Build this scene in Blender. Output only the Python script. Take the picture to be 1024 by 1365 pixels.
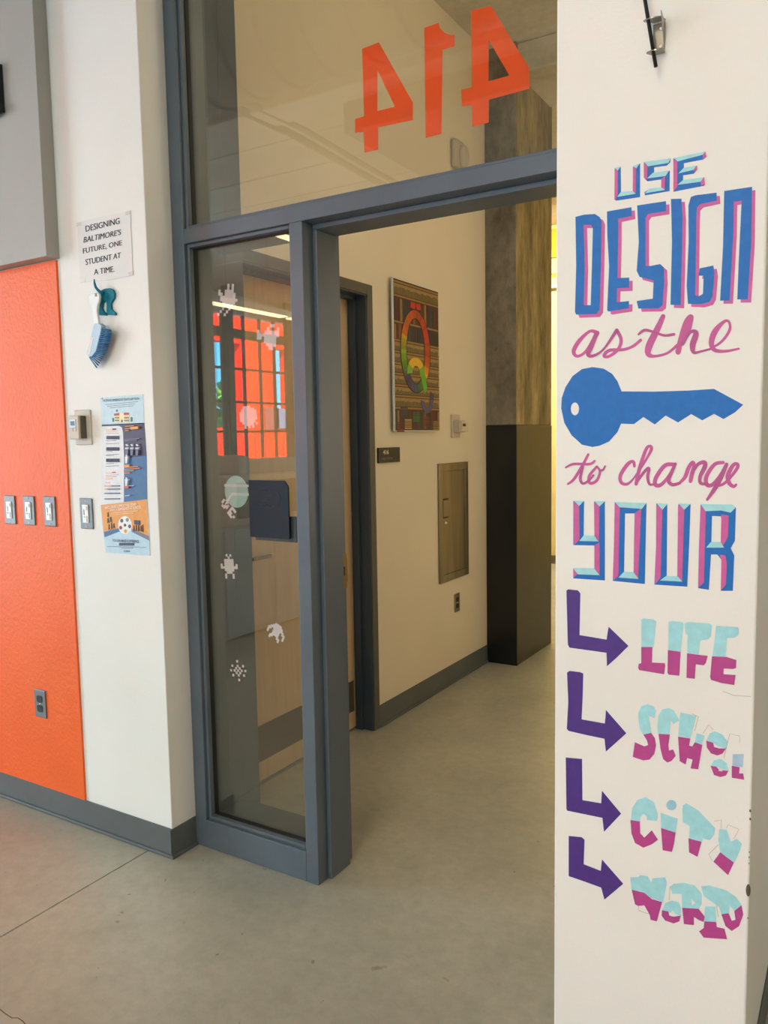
import bpy, bmesh, math, random
from mathutils import Vector, Matrix
from mathutils.geometry import tessellate_polygon
random.seed(7)
for o in list(bpy.data.objects): bpy.data.objects.remove(o)
SC = bpy.context.scene
COL = SC.collection
# ------------------------------------------------------------------ camera
F, YAW, PIT, ROL = 1053.75, -0.547197, -0.0926907, -0.0171246
FW = Vector((math.sin(YAW)*math.cos(PIT), math.cos(YAW)*math.cos(PIT), math.sin(PIT)))
R0 = Vector((math.cos(YAW), -math.sin(YAW), 0)); U0 = R0.cross(FW)
RT = R0*math.cos(ROL)+U0*math.sin(ROL); UP = -R0*math.sin(ROL)+U0*math.cos(ROL)
EYE = Vector((0, 0, 1.5))
cd = bpy.data.cameras.new('camera'); cam = bpy.data.objects.new('camera', cd); COL.objects.link(cam)
cd.sensor_fit = 'HORIZONTAL'; cd.sensor_width = 36; cd.lens = F/1024*36; cd.clip_start = .02
m = Matrix((RT, UP, -FW)).transposed().to_4x4(); m.translation = EYE; cam.matrix_world = m
SC.camera = cam
# ------------------------------------------------------------------ light
SC.view_settings.view_transform = 'Standard'; SC.view_settings.look = 'None'
SC.view_settings.gamma = 1; SC.view_settings.use_curve_mapping = False
SC.view_settings.exposure = 0.23
W = bpy.data.worlds.new('sky'); SC.world = W; W.use_nodes = True
bg = W.node_tree.nodes['Background']; bg.inputs[0].default_value = (.13, .60, 1, 1); bg.inputs[1].default_value = 8
def sun(name, rot, energy, col, ang=.5):
    l = bpy.data.lights.new(name, 'SUN'); l.energy = energy; l.color = col; l.angle = math.radians(ang)
    o = bpy.data.objects.new(name, l); COL.objects.link(o); o.rotation_euler = rot; return o
def area(name, loc, d, sx, sy, power, col):
    l = bpy.data.lights.new(name, 'AREA'); l.shape = 'RECTANGLE'; l.size = sx; l.size_y = sy; l.energy = power; l.color = col
    o = bpy.data.objects.new(name, l); COL.objects.link(o); o.location = loc
    o.rotation_euler = Vector(d).to_track_quat('-Z', 'Y').to_euler(); return o
sun('sun', (0, math.radians(42), math.radians(20)), 82, (1, .95, .86))
area('daylight_area', (-8.9, -1.6, 2.3), (1, 0, 0), 2.6, 5.4, 470, (.68, .87, 1))
area('daylight_area', (-2.4, -8.9, 2.3), (0, 1, 0), 6.6, 2.6, 350, (.69, .88, 1))  # added light from an unseen back window, brightens the pillar and wall fronts
area('room_lamp_light', (-.6, -1.3, 3.28), (0, 0, -1), .24, 2.2, 26, (1, .88, .70))
area('added_warm_uplight', (-.6, -1.3, 3.42), (0, 0, 1), .1, 2.2, 34, (1, .80, .52))  # added upward light, warms the upper walls by bounce off the ceiling
area('room_lamp_light', (-1.5, -4.3, 3.28), (0, 0, -1), .24, 2.2, 40, (1, .88, .70))
area('hall_side_fill', (.42, 4.55, 2.1), (-1, -.12, .15), 1.4, 2.2, 22, (1, .87, .64))  # added fill out of view behind the pillar, lights the hall wall evenly
area('hall_upper_fill', (-.1, 3.2, 3.5), (-1, -.1, .02), .3, 1.2, 11, (1, .86, .64))  # added fill without a fixture, lifts the upper hall wall behind the transom
area('far_wall_fill', (-2.9, 7.6, 3.6), (0, .5, -1), 2.2, .5, 120, (1, .9, .62))  # added fill out of view, brightens the yellow far wall

# ------------------------------------------------------------------ helpers
def hit(px, py, ax, val):
    d = FW*F+RT*(px-512)-UP*(py-682.5); t = (val-EYE[ax])/d[ax]; return EYE+d*t
def onY(px, py, Y): p = hit(px, py, 1, Y); return (p.x, p.z)
def onX(px, py, X): p = hit(px, py, 0, X); return (p.y, p.z)
YG = 2.086
def refl(px, py, X):           # where a thing mirrored in the glass really stands
    p = hit(px, py, 0, X); return (2*YG-p.y, p.z)
def lin(c): return tuple(((v/255)/12.92 if v/255 <= .04045 else ((v/255+.055)/1.055)**2.4) for v in c)
MATS = {}
def mat(name, col, rough=.6, metal=0, col2=None, scale=6, bump=0, bscale=60, stretch=(1, 1, 1), detail=4, spec=.5, lo=.35, hi=.65, emit=0, coat=0):
    if name in MATS: return MATS[name]
    M = bpy.data.materials.new(name); M.use_nodes = True; nt = M.node_tree; b = nt.nodes['Principled BSDF']
    c = lin(col); b.inputs['Base Color'].default_value = (*c, 1)
    b.inputs['Roughness'].default_value = rough; b.inputs['Metallic'].default_value = metal
    b.inputs['Specular IOR Level'].default_value = spec; b.inputs['Coat Weight'].default_value = coat
    tc = nt.nodes.new('ShaderNodeTexCoord'); mp = nt.nodes.new('ShaderNodeMapping'); mp.inputs['Scale'].default_value = stretch
    nt.links.new(tc.outputs['Object'], mp.inputs[0])
    n = nt.nodes.new('ShaderNodeTexNoise'); n.inputs['Scale'].default_value = scale; n.inputs['Detail'].default_value = detail
    nt.links.new(mp.outputs[0], n.inputs['Vector'])
    r = nt.nodes.new('ShaderNodeValToRGB'); r.color_ramp.elements[0].position = lo; r.color_ramp.elements[1].position = hi
    c2 = lin(col2) if col2 else tuple(v*.93 for v in c)
    r.color_ramp.elements[0].color = (*c2, 1); r.color_ramp.elements[1].color = (*c, 1)
    nt.links.new(n.outputs['Fac'], r.inputs[0]); nt.links.new(r.outputs[0], b.inputs['Base Color'])
    if emit: b.inputs['Emission Color'].default_value = (*c, 1); b.inputs['Emission Strength'].default_value = emit
    if bump:
        n2 = nt.nodes.new('ShaderNodeTexNoise'); n2.inputs['Scale'].default_value = bscale; n2.inputs['Detail'].default_value = 3
        nt.links.new(mp.outputs[0], n2.inputs['Vector'])
        bp = nt.nodes.new('ShaderNodeBump'); bp.inputs['Strength'].default_value = bump; bp.inputs['Distance'].default_value = .004
        nt.links.new(n2.outputs['Fac'], bp.inputs['Height']); nt.links.new(bp.outputs[0], b.inputs['Normal'])
    MATS[name] = M; return M
def paintmat(name, rough=.55, stroke=.0, sx=(1, 1, 1), spec=.4, metal=0):
    M = bpy.data.materials.new(name); M.use_nodes = True; nt = M.node_tree; b = nt.nodes['Principled BSDF']
    a = nt.nodes.new('ShaderNodeVertexColor'); a.layer_name = 'Col'
    n = nt.nodes.new('ShaderNodeTexNoise'); n.inputs['Scale'].default_value = 55; n.inputs['Detail'].default_value = 5
    tc = nt.nodes.new('ShaderNodeTexCoord'); mp = nt.nodes.new('ShaderNodeMapping'); mp.inputs['Scale'].default_value = sx
    nt.links.new(tc.outputs['Object'], mp.inputs[0]); nt.links.new(mp.outputs[0], n.inputs['Vector'])
    mr = nt.nodes.new('ShaderNodeMapRange'); mr.inputs[1].default_value = .35; mr.inputs[2].default_value = .7
    mr.inputs[3].default_value = 1-stroke; mr.inputs[4].default_value = 1+stroke; nt.links.new(n.outputs['Fac'], mr.inputs[0])
    mx = nt.nodes.new('ShaderNodeVectorMath'); mx.operation = 'SCALE'
    nt.links.new(a.outputs['Color'], mx.inputs[0]); nt.links.new(mr.outputs[0], mx.inputs['Scale'])
    nt.links.new(mx.outputs[0], b.inputs['Base Color'])
    b.inputs['Roughness'].default_value = rough; b.inputs['Specular IOR Level'].default_value = spec; b.inputs['Metallic'].default_value = metal
    MATS[name] = M; return M
PAINT = paintmat('brushed_paint', .5, .06); PRINT = paintmat('printed_ink', .45, .05)
def concrete(name, c1, c2, c3, rough=.45, stretch=(1, 1, 1), spots=True, big=1.1, bump=.15, fine=22, amp=.12):
    M = bpy.data.materials.new(name); M.use_nodes = True; nt = M.node_tree; N = nt.nodes.new; L = nt.links.new; b = nt.nodes['Principled BSDF']
    tc = N('ShaderNodeTexCoord'); mp = N('ShaderNodeMapping'); mp.inputs['Scale'].default_value = stretch; L(tc.outputs['Object'], mp.inputs[0])
    def noise(s, d=5, r=.6):
        n = N('ShaderNodeTexNoise'); n.inputs['Scale'].default_value = s; n.inputs['Detail'].default_value = d; n.inputs['Roughness'].default_value = r
        L(mp.outputs[0], n.inputs['Vector']); return n
    n1 = noise(big); r = N('ShaderNodeValToRGB'); e = r.color_ramp.elements
    e[0].position = .33; e[0].color = (*lin(c2), 1); e[1].position = .68; e[1].color = (*lin(c1), 1)
    L(n1.outputs['Fac'], r.inputs[0])
    n2 = noise(fine, 8, .7); mr = N('ShaderNodeMapRange'); mr.inputs[1].default_value = .3; mr.inputs[2].default_value = .7; mr.inputs[3].default_value = 1-amp; mr.inputs[4].default_value = 1+amp
    L(n2.outputs['Fac'], mr.inputs[0])
    sc = N('ShaderNodeVectorMath'); sc.operation = 'SCALE'; L(r.outputs[0], sc.inputs[0]); L(mr.outputs[0], sc.inputs['Scale'])
    out = sc.outputs[0]
    if spots:
        for s, lo, hi, k in ((2.2, .62, .74, .30), (11, .70, .76, .55), (34, .70, .76, .7)):
            n3 = noise(s, 3, .55); m3 = N('ShaderNodeMapRange'); m3.inputs[1].default_value = lo; m3.inputs[2].default_value = hi; m3.inputs[4].default_value = k
            L(n3.outputs['Fac'], m3.inputs[0]); mx = N('ShaderNodeMix'); mx.data_type = 'RGBA'
            L(m3.outputs[0], mx.inputs['Factor']); L(out, mx.inputs[6]); mx.inputs[7].default_value = (*lin(c3), 1); out = mx.outputs[2]
    L(out, b.inputs['Base Color']); b.inputs['Roughness'].default_value = rough
    bp = N('ShaderNodeBump'); bp.inputs['Strength'].default_value = bump; bp.inputs['Distance'].default_value = .01
    L(n2.outputs['Fac'], bp.inputs['Height']); L(bp.outputs[0], b.inputs['Normal'])
    MATS[name] = M; return M
def glassmat(name, tint, base=.075):
    M = bpy.data.materials.new(name); M.use_nodes = True; nt = M.node_tree; N = nt.nodes.new; L = nt.links.new
    nt.nodes.remove(nt.nodes['Principled BSDF']); out = nt.nodes['Material Output']
    t = N('ShaderNodeBsdfTransparent'); t.inputs[0].default_value = (*tint, 1)
    g = N('ShaderNodeBsdfGlossy'); g.inputs['Roughness'].default_value = 0; g.inputs[0].default_value = (.95, 1, 1, 1)
    lw = N('ShaderNodeLayerWeight'); lw.inputs[0].default_value = .5
    p = N('ShaderNodeMath'); p.operation = 'POWER'; p.inputs[1].default_value = 5; L(lw.outputs['Facing'], p.inputs[0])
    k = N('ShaderNodeMapRange'); k.inputs[3].default_value = base; k.inputs[4].default_value = 1; L(p.outputs[0], k.inputs[0])
    mx = N('ShaderNodeMixShader'); L(k.outputs[0], mx.inputs[0]); L(t.outputs[0], mx.inputs[1]); L(g.outputs[0], mx.inputs[2]); L(mx.outputs[0], out.inputs[0])
    MATS[name] = M; return M

WHITE = mat('cream_wall_paint', (232, 231, 226), .62, bump=.10, bscale=130, scale=1.5)
HALLW = mat('hall_wall_paint', (226, 213, 188), .6, bump=.08, bscale=120, scale=1.2)
ORANGE = mat('orange_wall_paint', (243, 106, 46), .48, spec=.3, col2=(238, 101, 42), bump=.55, bscale=75, stretch=(1, 1, .8), scale=3)
STEEL = mat('slate_grey_frame_paint', (90, 99, 108), .38, col2=(84, 93, 102), bump=.05, bscale=90)
NAVY = mat('dark_blue_door_paint', (58, 70, 82), .4)
BASE = mat('grey_rubber_base', (92, 97, 98), .45, col2=(88, 92, 92))
GREYP = mat('grey_panel_paint', (168, 166, 160), .6, scale=2)
FLOOR = concrete('polished_concrete', (186, 183, 167), (153, 152, 140), (102, 90, 72), rough=.36)
SLABC = concrete('cast_concrete_ceiling', (222, 216, 200), (178, 170, 152), (120, 112, 96), rough=.8, big=.6, spots=False)
COLC = concrete('rough_concrete_column', (142, 133, 118), (94, 87, 74), (46, 40, 32), rough=.75, stretch=(1, 1, .6), big=3.5, bump=.6, amp=.28)
COLS = concrete('lit_concrete_column_side', (176, 158, 112), (104, 90, 56), (46, 38, 26), rough=.75, stretch=(1, 1, .22), big=7, bump=.8, fine=34, amp=.38)  # same concrete as the front, light on this side mixed into its colour; own streaks
BLACKP = mat('black_gloss_column_paint', (13, 17, 20), .3, bump=.25, bscale=30, col2=(6, 8, 10))
BLACKS = mat('black_gloss_paint_lit_side', (34, 33, 31), .3, bump=.12, bscale=18, col2=(22, 21, 20))  # same black paint, warm reflection on the side face mixed into its colour
GAL = mat('galvanised_metal', (165, 165, 162), .45, .7, scale=9)
STAIN = mat('brushed_stainless', (150, 140, 122), .3, .85, col2=(128, 118, 100), stretch=(1, 1, .1), scale=14)
PLATE = mat('grey_steel_plate', (112, 116, 120), .4, .2)
BLACK = mat('black_plastic', (16, 16, 17), .4)
BLACKR = mat('black_rubber', (6, 6, 7), .6)
WPL = mat('white_plastic', (232, 233, 230), .35)
BEIGE = mat('beige_plastic', (196, 184, 164), .45)
GRILL = mat('dark_taupe_plastic', (92, 84, 74), .5)
DUCT = mat('duct_grey_metal', (92, 90, 82), .6)
SEAM = mat('duct_seam_dark', (40, 38, 34), .8)  # plain dark colour of the duct seams
TEAL = mat('teal_plastic', (4, 118, 140), .55, spec=.2)
BLUEB = mat('blue_bristles', (14, 104, 158), .5)
PALEB = mat('pale_blue_plastic', (168, 196, 216), .35)
PAPER = mat('white_paper', (226, 224, 222), .7)
WOOD = mat('tan_door_veneer', (205, 178, 140), .4, col2=(194, 166, 128), stretch=(6, 6, .5), scale=5)
PLY = mat('plywood', (190, 150, 100), .5, col2=(170, 130, 84), stretch=(1, 1, 8), scale=3)
BRASS = mat('aged_brass', (150, 120, 78), .3, .8)
SLATE = mat('slate_blue_plastic', (25, 31, 43), .5, spec=.25, bump=.1, bscale=200)
LAMP = mat('lamp_diffuser', (255, 226, 170), .4, emit=9)
OUTO = mat('orange_facade_paint', (255, 34, 0), .8, spec=.1)
LEAF = mat('tree_leaves', (120, 170, 60), .6, col2=(50, 95, 30), scale=3, bump=.5, bscale=6)
BARK = mat('tree_bark', (90, 70, 50), .8)
YEL = mat('yellow_wall_paint', (250, 178, 10), .6)
CREAM = mat('pale_yellow_wall_paint', (252, 226, 150), .6)
TAUPE = mat('taupe_beam_paint', (190, 165, 140), .6)
BROWNW = mat('brown_wall_paint', (120, 96, 60), .6)
GLASS = glassmat('window_glass', (.955, .955, .93)); OGLASS = glassmat('outer_glass', (.98, .98, .98), .03)

def tag(o, label=None, cat=None, group=None, kind=None):
    for k, v in (('label', label), ('category', cat), ('group', group), ('kind', kind)):
        if v: o[k] = v
    return o
def empty(name, loc, parent=None, **k):
    o = bpy.data.objects.new(name, None); COL.objects.link(o); o.empty_display_size = .05
    if parent: o.parent = parent
    o.location = loc; WORLD[o.name] = Vector(loc); return tag(o, **k)
WORLD = {}
def wpos(o): return WORLD.get(o.name, Vector((0, 0, 0)))
class MB:
    """collects shapes in world coordinates; build() links them as one mesh object"""
    def __init__(s): s.bm = bmesh.new(); s.cl = s.bm.loops.layers.float_color.new('Col')
    def _fin(s, faces, mi, col):
        for f in faces:
            f.material_index = mi
            if col is not None:
                for l in f.loops: l[s.cl] = (*lin(col), 1)
    def box(s, x0, x1, y0, y1, z0, z1, mi=0, bev=0, col=None, seg=2):
        r = bmesh.ops.create_cube(s.bm, size=1)
        M = Matrix.Translation(((x0+x1)/2, (y0+y1)/2, (z0+z1)/2)) @ Matrix.Diagonal((abs(x1-x0), abs(y1-y0), abs(z1-z0), 1))
        bmesh.ops.transform(s.bm, matrix=M, verts=r['verts'])
        fs = set(f for v in r['verts'] for f in v.link_faces)
        if bev:
            es = list(set(e for v in r['verts'] for e in v.link_edges))
            rr = bmesh.ops.bevel(s.bm, geom=es, offset=bev, segments=seg, profile=.5, affect='EDGES', clamp_overlap=True)
            fs = set(f for f in fs if f.is_valid) | set(rr['faces'])
        s._fin(fs, mi, col); return s
    def poly(s, loops, fn, h0, h1, mi=0, col=None):
        """loops: outline (+holes) of 2-D points, fn(a,b,h) -> world; prism from h0 to h1"""
        vs = [[(p[0], p[1]) for p in lp] for lp in loops]
        tri = tessellate_polygon([[Vector((a, b, 0)) for a, b in lp] for lp in vs])
        flat = [p for lp in vs for p in lp]
        top = [s.bm.verts.new(fn(a, b, h1)) for a, b in flat]; bot = [s.bm.verts.new(fn(a, b, h0)) for a, b in flat]
        fs = []
        for t in tri:
            try: fs.append(s.bm.faces.new([top[i] for i in t])); fs.append(s.bm.faces.new([bot[i] for i in reversed(t)]))
            except ValueError: pass
        k = 0
        for lp in vs:
            n = len(lp)
            for i in range(n):
                a, b = k+i, k+(i+1) % n
                try: fs.append(s.bm.faces.new((bot[a], bot[b], top[b], top[a])))
                except ValueError: pass
            k += n
        bmesh.ops.recalc_face_normals(s.bm, faces=[f for f in fs if f.is_valid]); s._fin(fs, mi, col); return s
    def tube(s, pts, r, mi=0, n=10, col=None, cap=True):
        pts = [Vector(p) for p in pts]; rs = r if isinstance(r, (list, tuple)) else [r]*len(pts); rings = []
        t0 = (pts[1]-pts[0]).normalized(); a = Vector((0, 0, 1)) if abs(t0.z) < .9 else Vector((1, 0, 0)); u = t0.cross(a).normalized()
        for i, p in enumerate(pts):
            t = (pts[min(i+1, len(pts)-1)]-pts[max(i-1, 0)]).normalized(); u = (u-t*u.dot(t)).normalized(); w = t.cross(u)
            rings.append([s.bm.verts.new(p+(u*math.cos(2*math.pi*k/n)+w*math.sin(2*math.pi*k/n))*rs[i]) for k in range(n)])
        fs = []
        for A, B in zip(rings, rings[1:]):
            for k in range(n): fs.append(s.bm.faces.new((A[k], A[(k+1) % n], B[(k+1) % n], B[k])))
        if cap: fs += [s.bm.faces.new(list(reversed(rings[0]))), s.bm.faces.new(rings[-1])]
        for f in fs: f.smooth = True
        s._fin(fs, mi, col); return s
    def ball(s, c, r, mi=0, sc=(1, 1, 1), seg=16, col=None):
        q = bmesh.ops.create_uvsphere(s.bm, u_segments=seg, v_segments=seg//2+2, radius=r)
        bmesh.ops.transform(s.bm, matrix=Matrix.Translation(c) @ Matrix.Diagonal((*sc, 1)), verts=q['verts'])
        fs = set(f for v in q['verts'] for f in v.link_faces)
        for f in fs: f.smooth = True
        s._fin(fs, mi, col); return s
    def build(s, name, mats, parent=None, loc=None, smooth=False, bevel=0, **k):
        me = bpy.data.meshes.new(name); base = Vector(loc) if loc is not None else (wpos(parent) if parent else Vector((0, 0, 0)))
        bmesh.ops.translate(s.bm, verts=s.bm.verts, vec=-base)
        s.bm.to_mesh(me); s.bm.free()
        for q in (mats if isinstance(mats, (list, tuple)) else [mats]): me.materials.append(q)
        o = bpy.data.objects.new(name, me); COL.objects.link(o)
        if parent: o.parent = parent; o.location = base-wpos(parent)
        else: o.location = base
        WORLD[o.name] = base
        if smooth:
            for p in me.polygons: p.use_smooth = True
        if bevel:
            b = o.modifiers.new('bevel', 'BEVEL'); b.width = bevel; b.segments = 2; b.limit_method = 'ANGLE'; b.angle_limit = math.radians(50)
        return tag(o, **k)
def fy(Y): return lambda a, b, h: Vector((a, Y-h, b))      # a plane facing the room (-Y)
def fx(X): return lambda a, b, h: Vector((X+h, a, b))      # a plane facing the hall (+X)
def textmesh(mb, s, quad, plane, h0, h1, mi=0, col=None, shear=0, bold=0):
    """flat lettering fitted into a quadrilateral (px corners TL,TR,BR,BL) on a plane ('Y',val) or ('X',val)"""
    cu = bpy.data.curves.new('t', 'FONT'); cu.body = s; cu.shear = shear; cu.offset = bold; cu.resolution_u = 3
    ob = bpy.data.objects.new('t', cu); me = bpy.data.meshes.new_from_object(ob)
    xs = [v.co.x for v in me.vertices]; ys = [v.co.y for v in me.vertices]; x0, x1, y0, y1 = min(xs), max(xs), min(ys), max(ys)
    f = (fy if plane[0] == 'Y' else fx)(plane[1]); g = onY if plane[0] == 'Y' else onX
    def mp(x, y, h):
        u = (x-x0)/(x1-x0); v = (y1-y)/(y1-y0); TL, TR, BR, BL = quad
        px = (1-u)*(1-v)*TL[0]+u*(1-v)*TR[0]+u*v*BR[0]+(1-u)*v*BL[0]; py = (1-u)*(1-v)*TL[1]+u*(1-v)*TR[1]+u*v*BR[1]+(1-u)*v*BL[1]
        a, b = g(px, py, plane[1]); return f(a, b, h)
    vs = [mb.bm.verts.new(mp(v.co.x, v.co.y, h1)) for v in me.vertices]; fs = []
    for p in me.polygons:
        try: fs.append(mb.bm.faces.new([vs[i] for i in p.vertices]))
        except ValueError: pass
    mb._fin(fs, mi, col); bpy.data.objects.remove(ob); bpy.data.curves.remove(cu); bpy.data.meshes.remove(me)

# ================================================================== STRUCTURE
S = dict(kind='structure')
fl = MB().box(-9.2, 3.2, -9.2, 9.3, -.12, -.02).build('floor', mat('floor_joint_filler', (70, 60, 50), .8), **S)
for x0, x1, y0, y1 in ((-9.2, -2.2175, -9.2, 1.94), (-2.2125, 3.2, -9.2, 5.255), (-9.2, -2.2175, 1.944, 5.255), (-9.2, 3.2, 5.26, 9.3)):
    MB().box(x0, x1, y0, y1, -.02, 0, bev=.0008, seg=1).build('slab', FLOOR, fl)
cl = MB().box(-9.2, 3.2, -9.2, 9.3, 3.9, 4.1)
for y in [-8.4+.61*i for i in range(17)]: cl.box(-9, 3, y, y+.006, 3.892, 3.9)
cl.build('ceiling', SLABC, **S)
MB().box(-9.2, -2.093, 1.928, 2.249, 0, 3.9, bev=.003).build('wall_left', WHITE, **S)
MB().box(-.18, 3.2, 2.6, 2.75, 0, 3.9).build('wall_right_of_pillar', WHITE, **S)
MB().box(3, 3.2, -9, 9.1, 0, 3.9).build('wall_right', HALLW, **S)
MB().box(-9, -5.8, -9.2, -9, 0, 3.9).box(1, 3, -9.2, -9, 0, 3.9).box(-5.8, 1, -9.2, -9, 0, .9).box(-5.8, 1, -9.2, -9, 3.65, 3.9).box(-5.8, 1, -9.2, -9.1, .9, 3.65).build('wall_back', WHITE, **S)
ck = MB(); cps = [(-2, 1344), (8, 1352), (16, 1357), (24, 1357), (30, 1361), (38, 1370)]
for (xa, ya), (xb, yb) in zip(cps, cps[1:]):
    A_, B_ = hit(xa, ya, 2, 0), hit(xb, yb, 2, 0); n_ = (B_-A_).cross(Vector((0, 0, 1))).normalized()*.0012
    ck.poly([[(A_.x-n_.x, A_.y-n_.y), (B_.x-n_.x, B_.y-n_.y), (B_.x+n_.x, B_.y+n_.y), (A_.x+n_.x, A_.y+n_.y)]], lambda a, b, h: Vector((a, b, h)), -.001, .0004)
ck.build('crack', mat('crack_dark', (96, 82, 68), .9), fl)
# the orange area and the grey box above it
MB().box(-8.8, -2.56, 1.9195, 1.928, .112, 2.172, bev=.0015).build('wall_panel', ORANGE, loc=(-2.56, 1.92, .11), kind='structure', label='orange painted wall area with a thin raised edge left of the doorway')
c = MB().box(-8.8, -2.547, 1.872, 1.928, 2.176, 3.9, bev=.002).build('wall_box', GREYP, loc=(-2.56, 1.9, 2.176), kind='structure', label='shallow grey boxed panel above the orange wall area')
b = empty('wall_bracket', (-3.1, 1.85, 2.88), label='small black metal bracket on the grey boxed panel at the left edge', cat='bracket')
p0 = onY(6.2, 118, 1.872)
MB().box(p0[0]-.10, p0[0]-.004, 1.852, 1.872, p0[1]-.085, p0[1]+.085, bev=.003).build('plate', mat('dark_bracket_metal', (50, 54, 56), .3, .6), b)
MB().box(p0[0]-.10, p0[0], 1.84, 1.856, p0[1]-.095, p0[1]-.06, bev=.004).build('foot', BLACK, b)
for dz in (.075, -.03, -.062): MB().ball((p0[0]-.012, 1.849, p0[1]+dz), .006).build('bolt', WPL, b)
# rubber bases
def base_y(name, x0, x1, Y, zt=.111):
    MB().box(x0, x1, Y-.004, Y, .012, zt, bev=.0012).box(x0, x1, Y-.012, Y, 0, .014, bev=.004).build(name, BASE, **S)
def base_x(name, y0, y1, X, zt=.115):
    MB().box(X, X+.004, y0, y1, .012, zt, bev=.0012).box(X, X+.012, y0, y1, 0, .014, bev=.004).build(name, BASE, **S)
base_y('baseboard_left', -8.9, -2.089, 1.928); base_x('baseboard_reveal', 1.916, 2.043, -2.093, .111)
base_x('baseboard_hall', 3.392, 4.768, -2.117, .119)
# ---- glazed door frame
w = empty('window_1', (-1.3, 2.1, 0), kind='structure', label='slate grey steel door frame with glazed sidelight and transom')
def member(x0, x1, y0, y1, z0, z1, name='frame_member', m_=STEEL, bev=.0025): return MB().box(x0, x1, y0, y1, z0, z1, bev=bev).build(name, m_, w)
YB = 2.249
member(-2.093, -2.0375, 2.044, 2.249, 0, 3.6)                 # left jamb
member(-2.117, -2.040, 2.2495, 2.352, 0, 3.6)
member(-1.578, -1.528, 2.044, YB, 0, 2.181)                  # mullion
member(-.62, -.57, 2.044, YB, 0, 2.181)                      # latch jamb behind the pillar
member(-2.0375, -.57, 2.044, YB, 2.181, 2.231)               # transom rail
member(-2.0375, -.57, 2.044, YB, 3.55, 3.6)
member(-.62, -.57, 2.044, YB, 2.231, 3.55)
member(-2.0375, -1.578, 2.044, YB, 0, .107)                  # bottom rail
def opening(x0, x1, z0, z1):
    t, g = .012, .0035
    for (a, b, c_, d) in ((x0, x0+t, z0, z1), (x1-t, x1, z0, z1), (x0+t, x1-t, z0, z0+t), (x0+t, x1-t, z1-t, z1)):
        member(a, b, 2.058, 2.081, c_, d, 'glazing_stop', bev=.002); member(a, b, 2.0925, 2.118, c_, d, 'glazing_stop', bev=.002)
    q = t+g
    for (a, b, c_, d) in ((x0+t, x0+q, z0+t, z1-t), (x1-q, x1-t, z0+t, z1-t), (x0+q, x1-q, z0+t, z0+q), (x0+q, x1-q, z1-q, z1-t)):
        member(a, b, 2.078, 2.0955, c_, d, 'gasket', BLACKR, 0)
    MB().box(x0+t*.6, x1-t*.6, 2.083, 2.089, z0+t*.6, z1-t*.6).build('glass_pane', GLASS, w)
opening(-2.0375, -1.578, .107, 2.181); opening(-2.0375, -.62, 2.231, 3.55)
# door stop of the opening: jamb side, head, latch side
member(-1.528, -1.512, 2.098, 2.212, 0, 2.165, 'door_stop'); member(-1.528, -.62, 2.098, 2.212, 2.165, 2.181, 'door_stop')
member(-.636, -.62, 2.098, 2.212, 0, 2.165, 'door_stop')
st = MB().box(-1.5285, -1.5255, 2.222, 2.2495, .985, 1.105, bev=.001).build('strike_plate', BRASS, w, label='brass strike plate')
MB().box(-1.5265, -1.5249, 2.229, 2.238, 1.03, 1.062).build('latch_hole', BLACKR, st)
MB().box(-1.533, -1.5262, 2.2485, 2.256, 1.005, 1.09, bev=.002).build('strike_lip', BRASS, st)
# ---- hall
hw = MB()
for y0, y1, z0, z1 in ((2.352, 2.40, 0, 3.9), (2.40, 3.345, 2.205, 3.9), (3.345, 5.43, 0, 3.9)): hw.box(-2.5, -2.117, y0, y1, z0, z1)
hw.box(-2.52, -2.3, 2.3, 3.5, 0, 3.9); hw.build('wall_hall', HALLW, **S)
d = empty('door_1', (-2.2, 2.87, 0), kind='structure', label='dark blue recessed door frame of the electrical room in the hall')
DF = mat('olive_grey_frame_paint', (84, 82, 74), .45)
for q in ((-2.117, -2.112, 3.342, 3.392, 0, 2.254), (-2.117, -2.112, 2.352, 2.402, 0, 2.254), (-2.117, -2.112, 2.402, 3.342, 2.204, 2.254)):
    MB().box(*q, bev=.0015).build('door_casing', DF, d)
for q in ((-2.26, -2.1175, 3.335, 3.344, 0, 2.206), (-2.26, -2.1175, 2.401, 2.41, 0, 2.206), (-2.26, -2.1175, 2.41, 3.335, 2.197, 2.206),
          (-2.215, -2.175, 3.32, 3.336, 0, 2.198), (-2.215, -2.175, 2.41, 2.425, 0, 2.198), (-2.215, -2.175, 2.425, 3.32, 2.183, 2.198)):
    MB().box(*q, bev=.0015).build('door_jamb', NAVY, d)
lf = MB().box(-2.262, -2.218, 2.412, 3.333, .012, 2.195, bev=.002).build('door_leaf', WOOD, d)
MB().box(-2.2185, -2.2165, 2.43, 3.31, .10, .262, bev=.0006).build('kick_plate', mat('dull_kick_plate', (108, 100, 84), .4, .5), lf)
MB().box(-2.218, -2.16, 2.50, 2.512, 1.0, 1.012, bev=.003).box(-2.175, -2.16, 2.50, 2.62, 1.0, 1.014, bev=.004).build('door_handle', STAIN, lf)
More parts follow.
